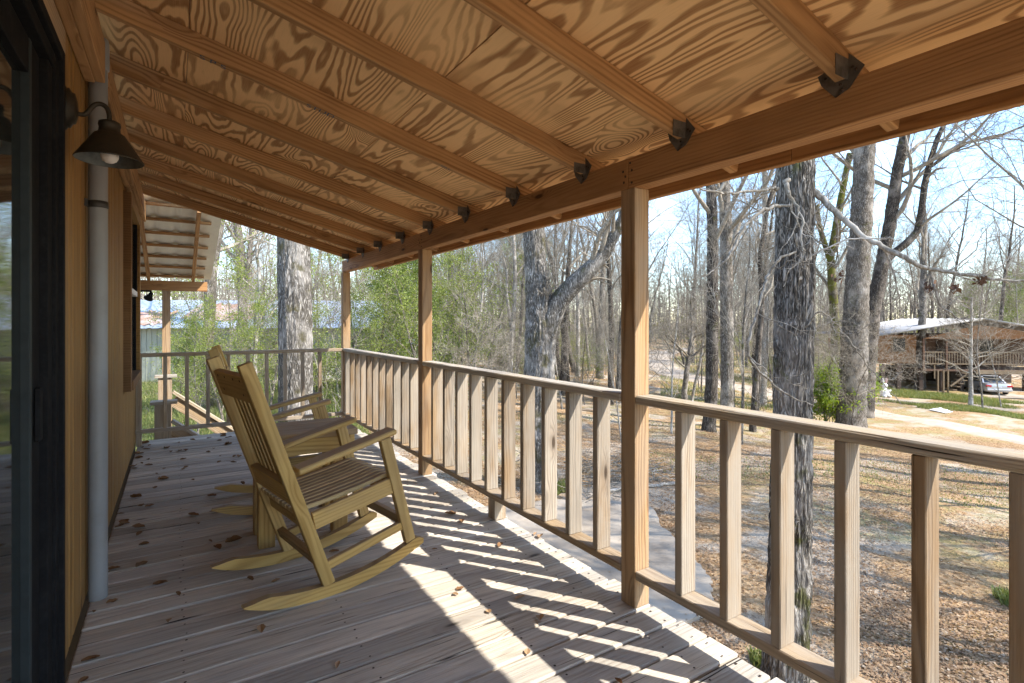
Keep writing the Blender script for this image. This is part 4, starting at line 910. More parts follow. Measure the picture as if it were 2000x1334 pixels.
hero('leaning_tree', 'dark leaning tree with a mossy curved limb', (1688, 814), [(1690, 770, 34), (1697, 690, 31), (1706, 600, 28), (1722, 520, 26), (1738, 440, 24), (1752, 340, 22), (1768, 260, 19)], M['barkd'], M['twig'], 37, LITE, 19, 20, .12, 12, bstart=.55,
     limbs=[[(1722, 520, 14, 0), (1746, 494, 15, -.1), (1772, 474, 15, -.2), (1792, 452, 14, -.3), (1800, 410, 13, -.3), (1806, 360, 13, -.3), (1818, 310, 11, -.4), (1832, 268, 10, -.5), (1850, 230, 8, -.5)], [(1812, 330, 7, -.3), (1850, 302, 7, -.4), (1890, 278, 6, -.5), (1945, 268, 5, -.5), (2010, 242, 4, -.6)]])
hero('blue_grey_tree', 'bluish grey tree standing in front of the neighbouring house', (1797, 756), [(1797, 720, 18), (1801, 650, 14), (1803, 560, 11), (1806, 450, 9)], M['bark'], M['twig'], 38, LITE, 15, 14, .2)
hero('sapling', 'slim straight sapling with a wide twiggy crown before the neighbouring house', (1896, 793), [(1896, 760, 8), (1896, 700, 6.5), (1897, 640, 5), (1898, 580, 3.5)], M['barkp'], M['twig'], 39, dict(kids=(26, 8, 6, 3, 2), lr=(.55, .5, .5, .5, .5), ang=((1.0, 1.5), (.4, .9), (.4, 1.), (.4, 1.1), (.4, 1.1)), up=(.0, .04, .02, 0, 0)), 6.5, 8, .2, bstart=.3)
hero('small_tree', 'small crooked tree beside the bend of the dirt road', (1338, 790), [(1336, 770, 12), (1341, 730, 11), (1346, 690, 8), (1352, 650, 6), (1350, 610, 4)], M['bark'], M['twig'], 40, dict(kids=(16, 7, 5, 3, 2), lr=(.6, .5, .5, .5, .5)), 8, 9, .15, bstart=.25,
     limbs=[[(1341, 705, 7, 0), (1360, 690, 5, 0), (1385, 668, 4, 0), (1420, 662, 3, 0)], [(1337, 712, 6, 0), (1328, 680, 4, 0), (1300, 655, 3, 0)]])
hero('young_tree', 'slim grey trunk second from the post, left of it', (1171, 739), [(1172, 700, 15), (1174, 640, 13), (1177, 560, 11), (1180, 480, 10)], M['bark'], M['twig'], 41, LITE, 15, 10, .2)
hero('young_tree', 'dark slim trunk closest to the tall post on its left', (1193, 790), [(1193, 740, 12), (1194, 660, 11), (1192, 580, 10), (1188, 500, 9)], M['barkd'], M['twig'], 42, LITE, 14, 10, .2)
hero('young_tree', 'slim straight trunk midway between the forked tree and the post', (1129, 735), [(1129, 700, 9), (1129, 640, 8), (1128, 560, 7)], M['barkp'], M['twig'], 43, LITE, 14, 8, .25)
hero('young_tree', 'thin pale leaning stem third from the post on its left', (1150, 724), [(1149, 700, 6), (1144, 640, 5), (1140, 600, 4)], M['barkp'], M['twig'], 44, LITE, 11, 8, .25)
hero('young_tree', 'dark trunk directly right of the forked tree', (1100, 772), [(1100, 740, 14), (1102, 680, 12), (1106, 600, 11)], M['barkd'], M['twig'], 45, LITE, 14, 10, .2)
hero('young_tree', 'leaning trunk with flared foot beside the forked tree', (1121, 727), [(1115, 700, 11), (1106, 650, 8), (1104, 600, 7)], M['bark'], M['twig'], 46, LITE, 13, 10, .2)
hero('pale_forked_tree', 'slender white barked tree that forks, left of the massive one', (990, 762), [(995, 730, 11), (998, 690, 10), (1001, 640, 10), (1006, 580, 8), (1006, 530, 8), (1003, 460, 7)], M['barkp'], M['twigp'], 47, dict(LITE, kids=(8, 5, 4, 3, 2)), 14, 10, .2, limbs=[[(1000, 650, 7, 0), (994, 610, 7, 0), (989, 570, 6, 0), (991, 534, 5, 0), (982, 500, 4, 0)]])
for i, (px, py, w, mt) in enumerate(((941, 708, 7, 'barkp'), (953, 700, 5, 'barkp'), (905, 698, 4, 'barkp'), (882, 700, 9, 'barkd'), (921, 690, 6, 'bark'), (975, 686, 6, 'barkd'))):
    hero('thin_tree', ['pale thin trunk nearest the white forked tree on its left', 'very thin pale stem tucked behind a pale trunk left of fork', 'thinnest pale stem right of the second post', 'dark stem standing between second post and white forked tree', 'grey thin trunk amid the light green saplings', 'short dark thin trunk directly behind the white forked tree'][i], (px, py), [(px + 1, py - 30, w), (px + 3, py - 90, w * .85), (px + rnd.uniform(-6, 10), py - 170, w * .7)], M[mt], M['twig'], 60 + i, LITE, 12, 8, .25)
hero('big_pine_trunk', 'thick grey trunk standing just beyond the far end railing', (577, 1043), [(578, 900, 68), (578, 800, 66), (577, 640, 65), (575, 520, 64), (574, 420, 62)], M['oak2'], M['twig'], 48, LITE, 18, 110, .05, 56, d=10.0, bstart=.7, amp=.08)
hero('left_tree', 'grey tree right of the entry roof with ivy about it', (405, 760), [(404, 700, 24), (409, 620, 22), (412, 540, 22), (424, 460, 20)], M['bark'], M['twig'], 49, LITE, 15, 14, .2, d=24, bstart=.4)
hero('left_tree', 'double stemmed grey tree left of the thick trunk', (470, 760), [(474, 700, 20), (474, 600, 18), (470, 500, 17), (462, 430, 16)], M['bark'], M['twig'], 50, LITE, 16, 14, .2, d=34, bstart=.45, limbs=[[(474, 620, 12, 0), (486, 560, 11, 0), (487, 500, 10, 0), (492, 440, 9, 0)]])
hero('left_tree', 'crooked vine hung stem close left of the thick trunk', (497, 740), [(497, 690, 10), (503, 620, 9), (508, 560, 7), (505, 520, 6)], M['barkp'], M['twigp'], 51, LITE, 8, 10, .2, d=20, bstart=.3, leaf=(M['ever2'], 2, .10, .14))
# leafy trees and shrubs with their own places
def leafy(k, px, d, s, rz, name, label, group='evergreen trees beyond the railing', cat='tree'):
    p = at_depth(px, 700, d); p[2] = float(gz(p[0], p[1])); return plant_proto(k, name, p, rz, s, label, cat, group)
leafy(PE[0], 738, 24, .80, .3, 'evergreen_tree', 'dense green tree filling the gap left of the second post')
leafy(PE[0], 785, 28, .85, 2.1, 'evergreen_tree', 'dark green tree close behind the second post')
leafy(PE[1], 700, 30, .85, 4.1, 'evergreen_tree', 'light green tree right of the corner post')
leafy(PE[0], 855, 27, .82, 4.0, 'evergreen_tree', 'green leafy tree just right of the second post')
leafy(PE[1], 900, 32, .95, 1.2, 'evergreen_tree', 'light green sapling right of the second post, in the middle of the bay')
leafy(PE[1], 952, 37, .95, 5.2, 'evergreen_tree', 'pale green tree behind the white forked tree')
leafy(PE[1], 636, 21, .62, 2.2, 'evergreen_tree', 'leafy young tree between the thick trunk and the corner post')
leafy(PE[1], 440, 19, .58, 3.3, 'evergreen_tree', 'leafy young tree right of the entry roof')
leafy(PE[1], 525, 22, .62, .9, 'evergreen_tree', 'leafy young tree touching the thick trunk on its left')
leafy(PE[1], 385, 16, .42, 1.7, 'evergreen_tree', 'low pale green tree right beside the entry post')
leafy(PE[1], 478, 17, .50, 5.0, 'evergreen_tree', 'pale green young tree between entry roof and thick trunk')
leafy(PE[1], 655, 18, .45, .4, 'evergreen_tree', 'small pale green tree hugging the corner post on its left')
leafy(PE[1], 838, 22, .72, 2.9, 'evergreen_tree', 'pale green tree touching the second post on its right')
leafy(PE[1], 925, 27, .80, 3.9, 'evergreen_tree', 'airy pale green tree left of the white forked tree')
leafy(PE[1], 1010, 42, .95, .2, 'evergreen_tree', 'pale green tree directly behind the massive forked tree')
leafy(PE[0], 350, 23, .45, .9, 'evergreen_tree', 'low leafy tree seen behind the entry post')
leafy(PS[3], 1613, 26, .85, .5, 'yellow_green_shrub', 'bright yellow green bush between the oak and the grey trunk', 'shrubs in the yard', 'shrub')
leafy(PS[3], 1626, 31, .9, 2.5, 'yellow_green_shrub', 'smaller yellow green bush touching the mossy tree', 'shrubs in the yard', 'shrub')
leafy(PS[4], 984, 44, 1.0, 1.0, 'red_shrub', 'small reddish shrub behind the white forked tree', 'shrubs in the yard', 'shrub')
leafy(PE[0], 1895, 75, 1.15, 1.0, 'evergreen_tree', 'dark evergreen rising behind the neighbouring house roof')
leafy(PE[0], 1990, 66, 1.15, 2.0, 'evergreen_tree', 'evergreen at the right picture edge behind the neighbouring house')
leafy(PE[1], 1945, 80, 1.2, 5.0, 'evergreen_tree', 'lighter evergreen between two others behind the neighbouring house')

# ---- woods: bare trees and undergrowth in the distance
wr = random.Random(31); placed = []
def clear(p):
    if np.min(np.hypot(ROAD[:, 0] - p[0], ROAD[:, 1] - p[1])) < 3.2: return False
    return True
cnt = 0
for k in range(900):
    px = wr.uniform(300, 2080); d = 30 + 75 * wr.random() ** 1.15
    p = at_depth(px, 700, d); p[2] = float(gz(p[0], p[1]))
    if not clear(p): continue
    if px > 1690 and d < 54: continue
    if px < 860 and d < 52: continue
    if 1265 < px < 1345 and d < 92: continue
    if any((p[0] - q[0]) ** 2 + (p[1] - q[1]) ** 2 < 7.5 for q in placed): continue
    placed.append(p); s = wr.uniform(.7, 1.15)
    plant_proto(PB[wr.randrange(5)], 'woodland_tree', p, wr.random() * 6.28, s, 'bare leafless tree among many alike in the woods behind the yard', 'tree', 'bare trees of the far woods')
    cnt += 1
    if cnt >= 190: break
for (x, yv, k, s) in ((20, .0, 0, .95), (17.2, -3.2, 3, 1.0), (14.3, -4.2, 1, .9), (23.5, 3.0, 0, 1.0), (12.6, -2.6, 4, 1.0), (26, -3, 1, 1.0), (19.5, 3.2, 2, .9), (11.2, -1.6, 3, .95), (13.4, .3, 0, .9), (15.6, 1.2, 4, 1.1), (9.8, -2.9, 2, 1.0), (22, 1.5, 1, 1.1)):
    plant_proto(PB[k], 'woodland_tree', (x, yv, float(gz(x, yv))), wr.random() * 6, s, 'bare leafless tree right of the yard throwing shadows over the leaves', 'tree', 'bare trees beside the yard casting shadows')
cnt = 0
for k in range(900):
    px = wr.uniform(280, 2060); d = 22 + 70 * wr.random() ** 1.1; p = at_depth(px, 700, d); p[2] = float(gz(p[0], p[1]))
    if not clear(p): continue
    if px > 1640 and d < 58: continue
    if 1000 < px < 1640 and d < 34: continue
    if 1265 < px < 1345 and d < 85: continue
    if 860 < px < 1010 and d < 30: continue
    k_ = wr.choice((0, 0, 1, 2, 2, 5) if px < 1000 else (0, 0, 2, 1, 0)); s = wr.uniform(.7, 1.35)
    plant_proto(PS[k_], 'undergrowth_bush', p, wr.random() * 6.28, s, 'scrubby woodland bush among many alike under the far trees', 'bush', 'undergrowth of the far woods'); cnt += 1
    if cnt >= 230: break
tr_ = random.Random(5)
for i, (px, d) in enumerate([(tr_.uniform(1000, 1680), tr_.uniform(24, 44)) for _ in range(34)] + [(tr_.uniform(430, 1000), tr_.uniform(22, 42)) for _ in range(22)] + [(tr_.uniform(1700, 2050), tr_.uniform(25, 33)) for _ in range(7)] + [(1312, 20), (1448, 19), (890, 17), (1215, 18)]):
    p = at_depth(px, 700, d); p[2] = float(gz(p[0], p[1]))
    if not clear(p) or (1262 < px < 1330 and d > 21): continue
    plant_proto(PT[i % 3], 'twiggy_sapling', p, tr_.random() * 6.28, tr_.uniform(.7, 1.15), 'bare twiggy sapling among many alike between the bigger trunks', 'tree', 'bare saplings between the trees')
# a distant belt of wood closing the horizon
rng = np.random.default_rng(77); mb = MB()
for k in range(900):
    px = rng.uniform(200, 2300); d = rng.uniform(100, 165); p = at_depth(px, 700, d); z0 = float(gz(p[0], p[1])); h = rng.uniform(9, 19)
    q = np.array([[p[0], p[1], z0 - .3], [p[0] + rng.normal(0, .4), p[1], z0 + h * .5], [p[0] + rng.normal(0, 1), p[1] + rng.normal(0, 1), z0 + h]]); mb.tube(q, [.17, .12, .03], 5)
    for j in range(9):
        t = rng.uniform(.3, .95); b0 = q[1] * (1 - abs(2 * t - 1)) + (q[2] if t > .5 else q[0]) * abs(2 * t - 1); dv = rng.normal(0, 1, 3) * np.array([1, 1, .4]) + np.array([0, 0, .8]); mb.tube(np.array([b0, b0 + dv * 1.2, b0 + dv * 2.2 + rng.normal(0, .5, 3)]), [.05, .03, .012], 3)
dw = mb.build('distant_woods', M['bark'], None, False); tag(dw, 'distant grey belt of leafless woodland along the horizon', None, None, 'stuff')
C = []
for k in range(1700):
    px = rng.uniform(200, 2300); d = rng.uniform(92, 170); p = at_depth(px, 700, d); z0 = float(gz(p[0], p[1])); C.append(np.array([p[0], p[1], z0 + 5.5 * rng.random() ** 1.6]) + rng.normal(0, 1, (26, 3)) * np.array([1.3, 1.3, .8]))
V, Q = leaf_quads(rng, np.concatenate(C), .42); tag(link('distant_thicket', mesh_np('distant_thicket', V, Q, M['olive'])), 'distant olive green thicket under the far woodland', None, None, 'stuff')

hp = rng.uniform(200, 2300, 42000); hd = rng.uniform(95, 175, 42000); ha = (hp - CX) / F; hx = (SN + ha * CS) * hd; hyv = (CS - ha * SN) * hd
hc = np.stack([hx, hyv, gz(hx, hyv) + 1 + 12 * rng.random(42000) ** 1.5], 1); V, Q = leaf_quads(rng, hc, 2.2, droop=-.8, aspect=.05)
tag(link('distant_twigs', mesh_np('distant_twigs', V, Q, M['twig'])), 'tangle of bare twigs in the farthest woods', None, None, 'stuff')
# ------------------------------------------------------------------ leaf litter, grass, brush
rng = np.random.default_rng(5)
def scatter(n, dmin, dmax, pxa, pxb, pw=1.6):
    px = rng.uniform(pxa, pxb, n); d = dmin + (dmax - dmin) * rng.random(n) ** pw
    a = (px - CX) / F; x = (SN + a * CS) * d; yv = (CS - a * SN) * d; return x, yv
def lit(n, dmin, dmax, size, m, name, label, thr=.0, pxa=780, pxb=2150, pw=1.3):
    x, yv = scatter(n, dmin, dmax, pxa, pxb, pw)
    keep = ~in_poly(x, yv, SLAB) & (x > 1.9)
    dens = .5 + .5 * np.sin(x * .8 + 2 * np.sin(yv * .5)) * np.sin(yv * .9 + 1.7 * np.sin(x * .43)); keep &= rng.random(n) < (.10 + .9 * np.clip(1.9 * dens - .35, 0, 1))
    rd = np.full(n, 99.); 
    for q in ROAD[::3]: rd = np.minimum(rd, np.hypot(x - q[0], yv - q[1]))
    keep &= (rd > 1.7) | (rng.random(n) < .06)
    x, yv = x[keep], yv[keep]; z = gz(x, yv) + .012 + .02 * rng.random(len(x))
    V, Q = leaf_quads(rng, np.stack([x, yv, z], 1), size, aspect=.62, up=1.0)
    # lie nearly flat
    V = V.reshape(-1, 4, 3); c = V.mean(1, keepdims=True); V = c + (V - c) * np.array([1, 1, .38]); V = V.reshape(-1, 3)
    return tag(link(name, mesh_np(name, V, Q, m)), label, None, None, 'stuff')
lit(150000, 4.2, 24, .054, M['dry'], 'leaf_litter', 'brown fallen leaves covering the yard below the railing')
lit(95000, 4.2, 22, .050, M['dry2'], 'pale_leaf_litter', 'pale tan fallen leaves mixed over the yard')
lit(26000, 3.0, 22, .07, M['dry'], 'leaf_litter_left', 'brown fallen leaves on the ground left of the forked tree', pxa=420, pxb=1000)
def grass(n, fn, h, m, name, label):
    x, yv = fn(n); z = gz(x, yv); n = len(x); a = rng.uniform(0, 6.28, n); hh = h * rng.uniform(.5, 1.3, n); w = .010 + .008 * rng.random(n)
    dx, dy = np.cos(a) * w, np.sin(a) * w; lx, ly = rng.normal(0, .35, n) * hh, rng.normal(0, .35, n) * hh
    V = np.stack([np.stack([x - dx, yv - dy, z - .01], 1), np.stack([x + dx, yv + dy, z - .01], 1), np.stack([x + lx + dx * .3, yv + ly + dy * .3, z + hh], 1), np.stack([x + lx - dx * .3, yv + ly - dy * .3, z + hh], 1)], 1).reshape(-1, 3)
    return tag(link(name, mesh_np(name, V, np.arange(4 * n).reshape(-1, 4), m)), label, None, None, 'stuff')
def patch(cx, cy, rx, ry):
    def f(n): t = rng.random(n) * 6.283; r = np.sqrt(rng.random(n)) * (1 + .25 * np.sin(5 * t)); return cx + rx * r * np.cos(t), cy + ry * r * np.sin(t)
    return f
g1 = on_ground(1790, 771); g2 = on_ground(1900, 800)
grass(16000, patch(g1[0], g1[1], 2.2, 5.5), .16, M['grass'], 'bank_grass', 'green grass bank before the neighbouring house')
grass(9000, patch(g2[0], g2[1], 1.5, 4.0), .14, M['grass'], 'sapling_grass', 'green grass around the foot of the slim sapling')
def far_lawn(n):
    px = rng.uniform(1290, 1560, n); d = rng.uniform(30, 60, n); a = (px - CX) / F; x = (SN + a * CS) * d; yv = (CS - a * SN) * d
    rd = np.full(n, 99.)
    for q in ROAD[::3]: rd = np.minimum(rd, np.hypot(x - q[0], yv - q[1]))
    k_ = rd > 1.8; return x[k_], yv[k_]
grass(22000, far_lawn, .14, M['grass'], 'verge_grass', 'green verge grass beside the dirt road')
def left_lawn(n):
    px = rng.uniform(250, 720, n); d = rng.uniform(11, 34, n); a = (px - CX) / F; return (SN + a * CS) * d, (CS - a * SN) * d
grass(46000, left_lawn, .26, M['grass'], 'lawn_growth', 'bright green ground cover beyond the far end railing')
def mid_lawn(n):
    px = rng.uniform(820, 2050, n); d = rng.uniform(7, 24, n); a = (px - CX) / F; x = (SN + a * CS) * d; yv = (CS - a * SN) * d
    v = np.sin(x * .5 + 1.3 * np.sin(yv * .7)) + np.sin(yv * .6 + x * .21); k_ = (v > .75) & ~in_poly(x, yv, SLAB); return x[k_], yv[k_]
grass(26000, mid_lawn, .045, M['grass'], 'yard_grass', 'thin green grass tufts among the fallen leaves')
for i, (px, py, s, lb) in enumerate(((1500, 1300, .5, 'green weed tuft at the foot of the near oak'), (1085, 958, .8, 'green weed tuft at the foot of the forked tree'), (1985, 1180, .6, 'green weed tuft in the leaves at right edge'))):
    p = on_ground(px, py); grass(700, patch(p[0], p[1], .35 * s, .35 * s), .22 * s, M['grass'], 'weed_tuft', lb)
rl = np.random.default_rng(15); lx = rl.uniform(1.9, 6.2, 2600); ly = rl.uniform(-1.5, 6.5, 2600); kk = in_poly(lx, ly, SLAB)
ed = np.min(np.hypot(lx[:, None] - SLAB[None, :, 0], ly[:, None] - SLAB[None, :, 1]), 1); kk &= rl.random(2600) < np.clip(1.1 - ed * 1.6, .05, 1)
V, Q = leaf_quads(rl, np.stack([lx[kk], ly[kk], np.full(kk.sum(), zt + .012)], 1), .06, aspect=.6, up=1.0); V[:, 2] = zt + .012 + (V[:, 2] - zt - .012) * .3
tag(link('slab_leaves', mesh_np('slab_leaves', V, Q, M['dry'])), 'few brown leaves blown onto the concrete pad', None, None, 'stuff')
# heap of fallen twigs on the ground
mb = MB(); rng = np.random.default_rng(8)
for k in range(260):
    px = rng.normal(1190, 90); py = rng.normal(925, 22); p = on_ground(px, max(880, py)); a = rng.uniform(0, 6.28); L = rng.uniform(.4, 1.7); dv = np.array([math.cos(a), math.sin(a), rng.uniform(0, .32)]) * L
    q = np.array([p + dv * t + rng.normal(0, .04, 3) for t in (0, .33, .66, 1)]); q[:, 2] = np.maximum(q[:, 2], gz(q[:, 0], q[:, 1]) + .02); mb.tube(q, [.011, .009, .006, .003], 4)
tag(mb.build('fallen_twigs', M['twigp'], None, False), 'grey heap of fallen twigs on the leaves past the concrete pad', None, None, 'stuff')
mb = MB(); pa = on_ground(1170, 968); pb = on_ground(1350, 945); t = np.linspace(0, 1, 16)[:, None]; q = pa * (1 - t) + pb * t + rng.normal(0, .025, (16, 3)); q[:, 2] = gz(q[:, 0], q[:, 1]) + .05; mb.tube(q, np.linspace(.028, .045, 16), 8)
br = mb.build('fallen_branch', M['barkp'], None, True); tag(br, 'long pale fallen branch lying on the leaves beyond the pad', 'branch')

# ------------------------------------------------------------------ metal shed at left
sp = at_depth(560, 700, 36); sp[2] = -2.72
shed = empty('metal_shed', sp, -TH + .10, 'long low grey green shed with a shiny metal roof beyond the trees', 'shed')
# local x runs to the right in the picture, y away
box('wall', (-14, 0, -.1), (5.6, 9, 3.55), M['barn'], shed)
for k in range(60): box('wall_rib', (-13.9 + k * .33, -.03, 0), (-13.86 + k * .33, -.002, 3.5), M['barn'], shed, .004)
V = []; Q = []
for i_ in range(121):
    x = -14.6 + 20.8 * i_ / 120; dz = .05 if i_ % 4 == 0 else 0
    V += [(x, -.7, 3.52 + dz), (x, 4.6, 5.55 + dz), (x, 9.7, 3.52 + dz)]
for i_ in range(120):
    a = 3 * i_; Q += [(a, a + 3, a + 4, a + 1), (a + 1, a + 4, a + 5, a + 2)]
link('roof', mesh_np('roof', V, Q, M['tin']), shed)
for (xa, xb, lo, hi) in ((-7.2, -2.6, .25, .85), (-12, -8, .1, .55)):
    V = []; 
    for x in np.linspace(xa, xb, 24):
        j = rnd.uniform(-.06, .06)
        for t in (lo + j, hi + j): V.append((x, -.7 + 5.3 * t, 3.52 + 2.03 * t + .065))
    link('rust_patch', mesh_np('rust_patch', V, [(2 * i_, 2 * i_ + 2, 2 * i_ + 3, 2 * i_ + 1) for i_ in range(23)], M['rust']), shed)
wi = box('window', (-.9, -.06, 1.6), (.3, -.032, 2.6), M['dim'], shed)
box('pale_base_panel', (2.6, -.09, -.1), (5.4, -.033, .95), M['tinw'], shed)
# a lean-to gable on the shed's right
box('lean_to_wall', (5.65, 1.2, -.1), (9.6, 6, 2.0), M['tinw'], shed)
V = [(5.5, .6, 2.9), (10.1, .6, 2.0), (10.1, 6.6, 2.0), (5.5, 6.6, 2.9), (5.5, .6, 2.98), (10.1, .6, 2.08), (10.1, 6.6, 2.08), (5.5, 6.6, 2.98)]
link('lean_to_roof', mesh_py('lean_to_roof', V, [(0, 3, 2, 1), (4, 5, 6, 7), (0, 1, 5, 4), (1, 2, 6, 5), (2, 3, 7, 6), (3, 0, 4, 7)], M['tin']), shed)

# ------------------------------------------------------------------ neighbouring house on stilts
nb = on_ground(1800, 766); nd = depth_of(nb)
nh = empty('stilt_house', (nb[0], nb[1], nb[2]), -TH - .10, 'orange brown timber house on stilts with a pale metal roof', 'house')
sc_ = nd / F           # metres per photo pixel at that distance
def nx_(px): return (px - 1800) * sc_
def nz_(py): return (766 - py) * sc_
FZ = nz_(722); EZ = nz_(655); RZ = nz_(622)
box('wall', (nx_(1730), 1.0, nz_(712)), (nx_(1806), 8.5, EZ), M['nwall'], nh)
box('wall', (nx_(1806) + .01, 3.2, FZ + .1), (nx_(2090), 8.5, EZ), M['npost'], nh)
gv = [(nx_(1806), .35, nz_(662)), (nx_(2090), .35, nz_(662)), (nx_(2040), .35, nz_(655)), (nx_(1910), .35, nz_(634))]
link('gable_panel', mesh_py('gable_panel', [(x, y_, z) for y_ in (.30, .36) for x, _, z in gv], [(0, 1, 2, 3), (7, 6, 5, 4), (0, 4, 5, 1), (1, 5, 6, 2), (2, 6, 7, 3), (3, 7, 4, 0)], M['nwall']), nh)
def slope(name, x0, z0, x1, z1, y0, y1):
    V = []; Q = []
    n = 34
    for i_ in range(n + 1):
        yv = y0 + (y1 - y0) * i_ / n; dz = .05 if i_ % 3 == 0 else 0
        V += [(x0, yv, z0 + dz), (x1, yv, z1 + dz), (x0, yv, z0 - .06), (x1, yv, z1 - .06)]
    for i_ in range(n):
        a = 4 * i_; Q += [(a, a + 1, a + 5, a + 4), (a + 2, a + 6, a + 7, a + 3)]
    Q += [(0, 2, 3, 1), (4 * n, 4 * n + 1, 4 * n + 3, 4 * n + 2)]
    for i_ in range(n): a = 4 * i_; Q += [(a, a + 4, a + 6, a + 2), (a + 1, a + 3, a + 7, a + 5)]
    return link(name, mesh_np(name, V, Q, M['ntin']), nh)
slope('roof_slope', nx_(1714), EZ - .05, nx_(1908), RZ, -.2, 9.5); slope('roof_slope', nx_(1908), RZ, nx_(2110), EZ - .15, -.2, 9.5)
box('porch_floor', (nx_(1806), .2, FZ - .12), (nx_(2090), 3.2, FZ), M['npost'], nh); box('porch_beam', (nx_(1900), .05, FZ - .30), (nx_(2090), .18, FZ - .02), M['ngold'], nh)
box('window', (nx_(1762), .90, nz_(688)), (nx_(1784), .995, nz_(662)), M['glass'], nh); box('window_trim', (nx_(1759), .93, nz_(691)), (nx_(1787), .999, nz_(659)), M['trim'], nh)
box('window', (nx_(1960), 3.1, nz_(700)), (nx_(1990), 3.195, nz_(668)), M['glass'], nh); box('door', (nx_(1880), 3.1, FZ), (nx_(1905), 3.195, nz_(668)), M['ndark'], nh)
box('rail', (nx_(1808), .28, nz_(689)), (nx_(2090), .36, nz_(687)), M['ngold'], nh); box('rail', (nx_(1808), .28, nz_(712)), (nx_(2090), .36, nz_(710)), M['ngold'], nh)
for k in range(60):
    x = nx_(1810) + k * .19
    if x < nx_(2085): box('rail_baluster', (x, .29, nz_(710)), (x + .045, .34, nz_(689)), M['ngold'], nh, .005)
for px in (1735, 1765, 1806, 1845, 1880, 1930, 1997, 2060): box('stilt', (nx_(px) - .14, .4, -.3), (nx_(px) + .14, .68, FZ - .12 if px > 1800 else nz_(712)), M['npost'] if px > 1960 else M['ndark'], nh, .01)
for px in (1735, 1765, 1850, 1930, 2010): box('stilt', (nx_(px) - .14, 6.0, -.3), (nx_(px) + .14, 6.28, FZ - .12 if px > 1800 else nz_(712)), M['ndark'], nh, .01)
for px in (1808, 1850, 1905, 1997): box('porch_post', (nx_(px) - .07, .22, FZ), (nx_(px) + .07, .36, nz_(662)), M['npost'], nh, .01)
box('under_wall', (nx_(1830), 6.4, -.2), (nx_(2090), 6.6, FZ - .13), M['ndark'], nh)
board('stair_rail', (nx_(1842), -.6, nz_(752)), (nx_(1880), -.6, nz_(722)), .06, .12, M['ngold'], nh)
board('stair_rail', (nx_(1815), -.5, nz_(738)), (nx_(1815), -.5, nz_(712)), .07, .07, M['ngold'], nh)
for k in range(6): board('stair_tread', (nx_(1845 + 6 * k), -.9, nz_(758 - 6 * k)), (nx_(1845 + 6 * k), .1, nz_(758 - 6 * k)), .26, .05, M['ngold'], nh)
for k, px in enumerate((1822, 1832, 1840)): board('stair_post', (nx_(px), -.45, -.2), (nx_(px), -.45, FZ), .09, .09, M['ngold'], nh)

# ------------------------------------------------------------------ silver car under the neighbouring house
cb = on_ground(1952, 773); cd_ = depth_of(cb)
car = empty('parked_car', cb, 0, 'silver sedan parked rear out under the stilt house', 'car')
view = math.atan2(cb[0], cb[1])
car.rotation_euler = (0, 0, -view + math.radians(24))          # local y = forward (away), rear faces the yard
car.scale = (.92, .92, .92)
def loft(name, secs, m, parent):
    """secs: list of (y, [(x,z)...]) cross sections"""
    n = len(secs[0][1]); V = [(x, yv, z) for yv, s in secs for x, z in s]; Fc = []
    for i_ in range(len(secs) - 1):
        for j in range(n):
            q = (j + 1) % n; Fc.append((i_ * n + j, i_ * n + q, (i_ + 1) * n + q, (i_ + 1) * n + j))
    Fc += [tuple(range(n - 1, -1, -1)), tuple((len(secs) - 1) * n + j for j in range(n))]
    me = mesh_py(name, V, Fc, m, True); o = link(name, me, parent)
    md = o.modifiers.new('b', 'SUBSURF'); md.levels = md.render_levels = 2; return o
def sec(w, z0, z1, wt=None):
    wt = wt or w * .93
    return [(-w * .94, z0), (w * .94, z0), (w, z0 + .12), (w, (z0 + z1) / 2), (wt, z1 - .03), (wt * .9, z1), (-wt * .9, z1), (-wt, z1 - .03), (-w, (z0 + z1) / 2), (-w, z0 + .12)]
loft('body', [(0, sec(.70, .34, .82)), (.05, sec(.84, .24, .90)), (.5, sec(.88, .20, .95)), (1.4, sec(.89, .18, .93)), (3.0, sec(.89, .18, .92)), (3.9, sec(.87, .2, .85)), (4.55, sec(.80, .25, .72)), (4.7, sec(.70, .32, .62))], M['car'], car)
loft('greenhouse', [(.62, sec(.74, .86, .92, .66)), (1.25, sec(.76, .86, 1.36, .56)), (2.2, sec(.77, .86, 1.40, .57)), (2.7, sec(.77, .86, 1.34, .56)), (3.35, sec(.75, .86, .92, .64))], M['cglass'], car)
loft('roof_panel', [(1.16, sec(.56, 1.345, 1.375, .50)), (1.7, sec(.575, 1.375, 1.415, .52)), (2.3, sec(.575, 1.375, 1.415, .52)), (2.72, sec(.55, 1.33, 1.36, .5))], M['car'], car)
for s in (-1, 1):
    box('taillight', (s * .66 - .17, -.035, .66), (s * .66 + .17, .12, .80), M['red'], car, .02)
    board('rear_pillar', (s * .70, .70, .90), (s * .555, 1.28, 1.355), .10, .05, M['car'], car)
    for yv in (.95, 3.75):
        w_ = lathe('wheel', [(.0, -.09), (.30, -.09), (.325, -.06), (.325, .06), (.30, .09), (0, .09)], M['tyre'], car, 28, (s * .80, yv, .325), (0, math.radians(90), 0))
        lathe('rim', [(.0, .0), (.06, .01), (.08, -.01), (.20, -.015), (.215, .012), (.215, -.02)], M['rim'], w_, 10, (0, 0, s * .095), (0 if s > 0 else math.pi, 0, 0), False)
box('bumper', (-.80, -.10, .36), (.80, .05, .52), M['car'], car, .04); box('number_plate', (-.16, -.045, .62), (.16, -.02, .76), M['plate'], car, .004)
box('trunk_trim', (-.46, -.042, .70), (-.20, -.02, .78), M['plate'], car, .004); box('trunk_trim', (.20, -.042, .70), (.46, -.02, .78), M['plate'], car, .004)
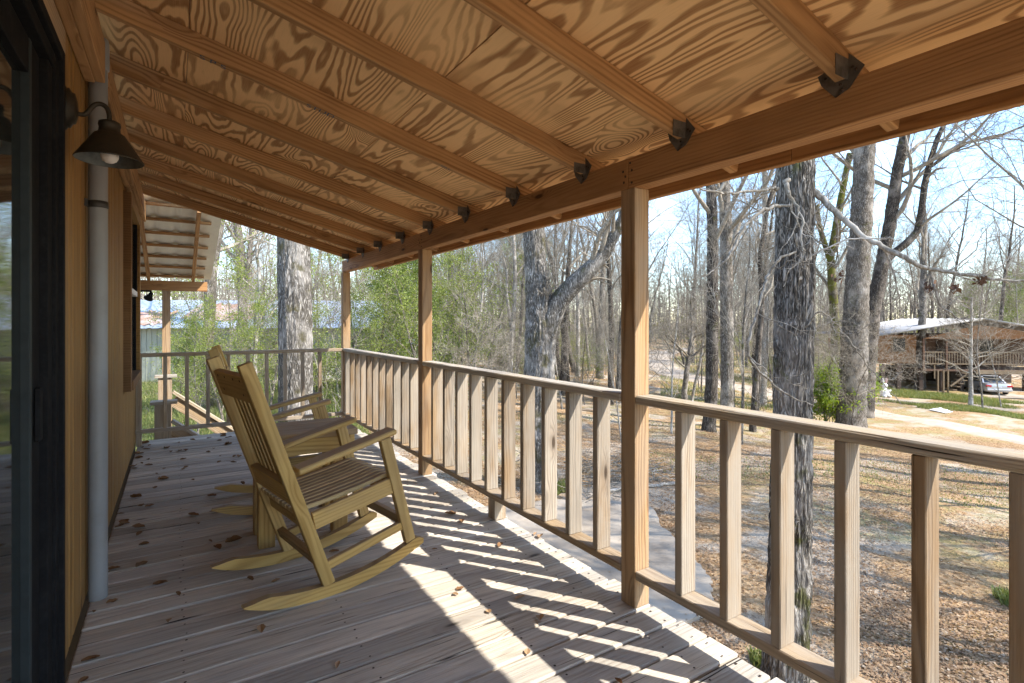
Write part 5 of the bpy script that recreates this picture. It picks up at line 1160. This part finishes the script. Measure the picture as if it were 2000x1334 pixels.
pd = tag(link('parking_pad', mesh_py('parking_pad', [(-2.2, -1.4, .03), (2.6, -1.4, .03), (2.6, 5.5, .03), (-2.2, 5.5, .03)], [(0, 1, 2, 3)], M['conc']), None, cb, car.rotation_euler), 'grey concrete parking pad under the car', None, None, 'structure')

# ------------------------------------------------------------------ rabbit figure and white cloth in the yard
rb = on_ground(1728, 775); s_ = depth_of(rb) / F * 38 / 1.0
rab = empty('rabbit_statue', rb, -TH, 'white and pink rabbit garden figure standing on the grass bank', 'statue'); rab.scale = (s_, s_, s_)
lathe('body', [(.0, .0), (.16, .02), (.21, .10), (.22, .22), (.17, .36), (.11, .44), (.10, .48)], M['white'], rab, 20)
lathe('head', [(.0, .44), (.09, .46), (.135, .54), (.125, .62), (.07, .69), (.0, .71)], M['white'], rab, 18)
for s in (-1, 1):
    lathe('ear', [(.0, .0), (.035, .04), (.048, .16), (.035, .27), (.0, .33)], M['pink'] if s > 0 else M['white'], rab, 12, (s * .055, 0, .66), (0, s * .16, 0))
    lathe('foot', [(.0, -.16), (.06, -.13), (.075, 0), (.05, .10), (0, .13)], M['white'], rab, 12, (s * .13, -.16, .055), (math.radians(90), 0, 0))
    lathe('arm', [(.0, -.13), (.04, -.10), (.05, 0), (.035, .1), (0, .12)], M['white'], rab, 12, (s * .18, -.09, .30), (.5, s * .5, 0))
cl = on_ground(1838, 803); cs = depth_of(cl) / F; V = []; Q = []
for i_ in range(17):
    for j in range(9):
        u, v = i_ / 16 - .5, j / 8 - .5; x = u * 26 * cs; yv = v * 1.2 + u * .4
        V.append((x, yv, .03 + .16 * max(0, 1 - (2 * u) ** 2 - (2 * v) ** 2) * (.5 + .5 * math.sin(u * 17 + v * 9)) + .03 * math.sin(u * 31)))
for i_ in range(16):
    for j in range(8): Q.append((i_ * 9 + j, (i_ + 1) * 9 + j, (i_ + 1) * 9 + j + 1, i_ * 9 + j + 1))
tag(link('white_cloth', mesh_np('white_cloth', V, Q, M['white'], True), None, cl, (0, 0, -TH)), 'crumpled white sheet lying on the leaves near the dirt road', 'cloth')
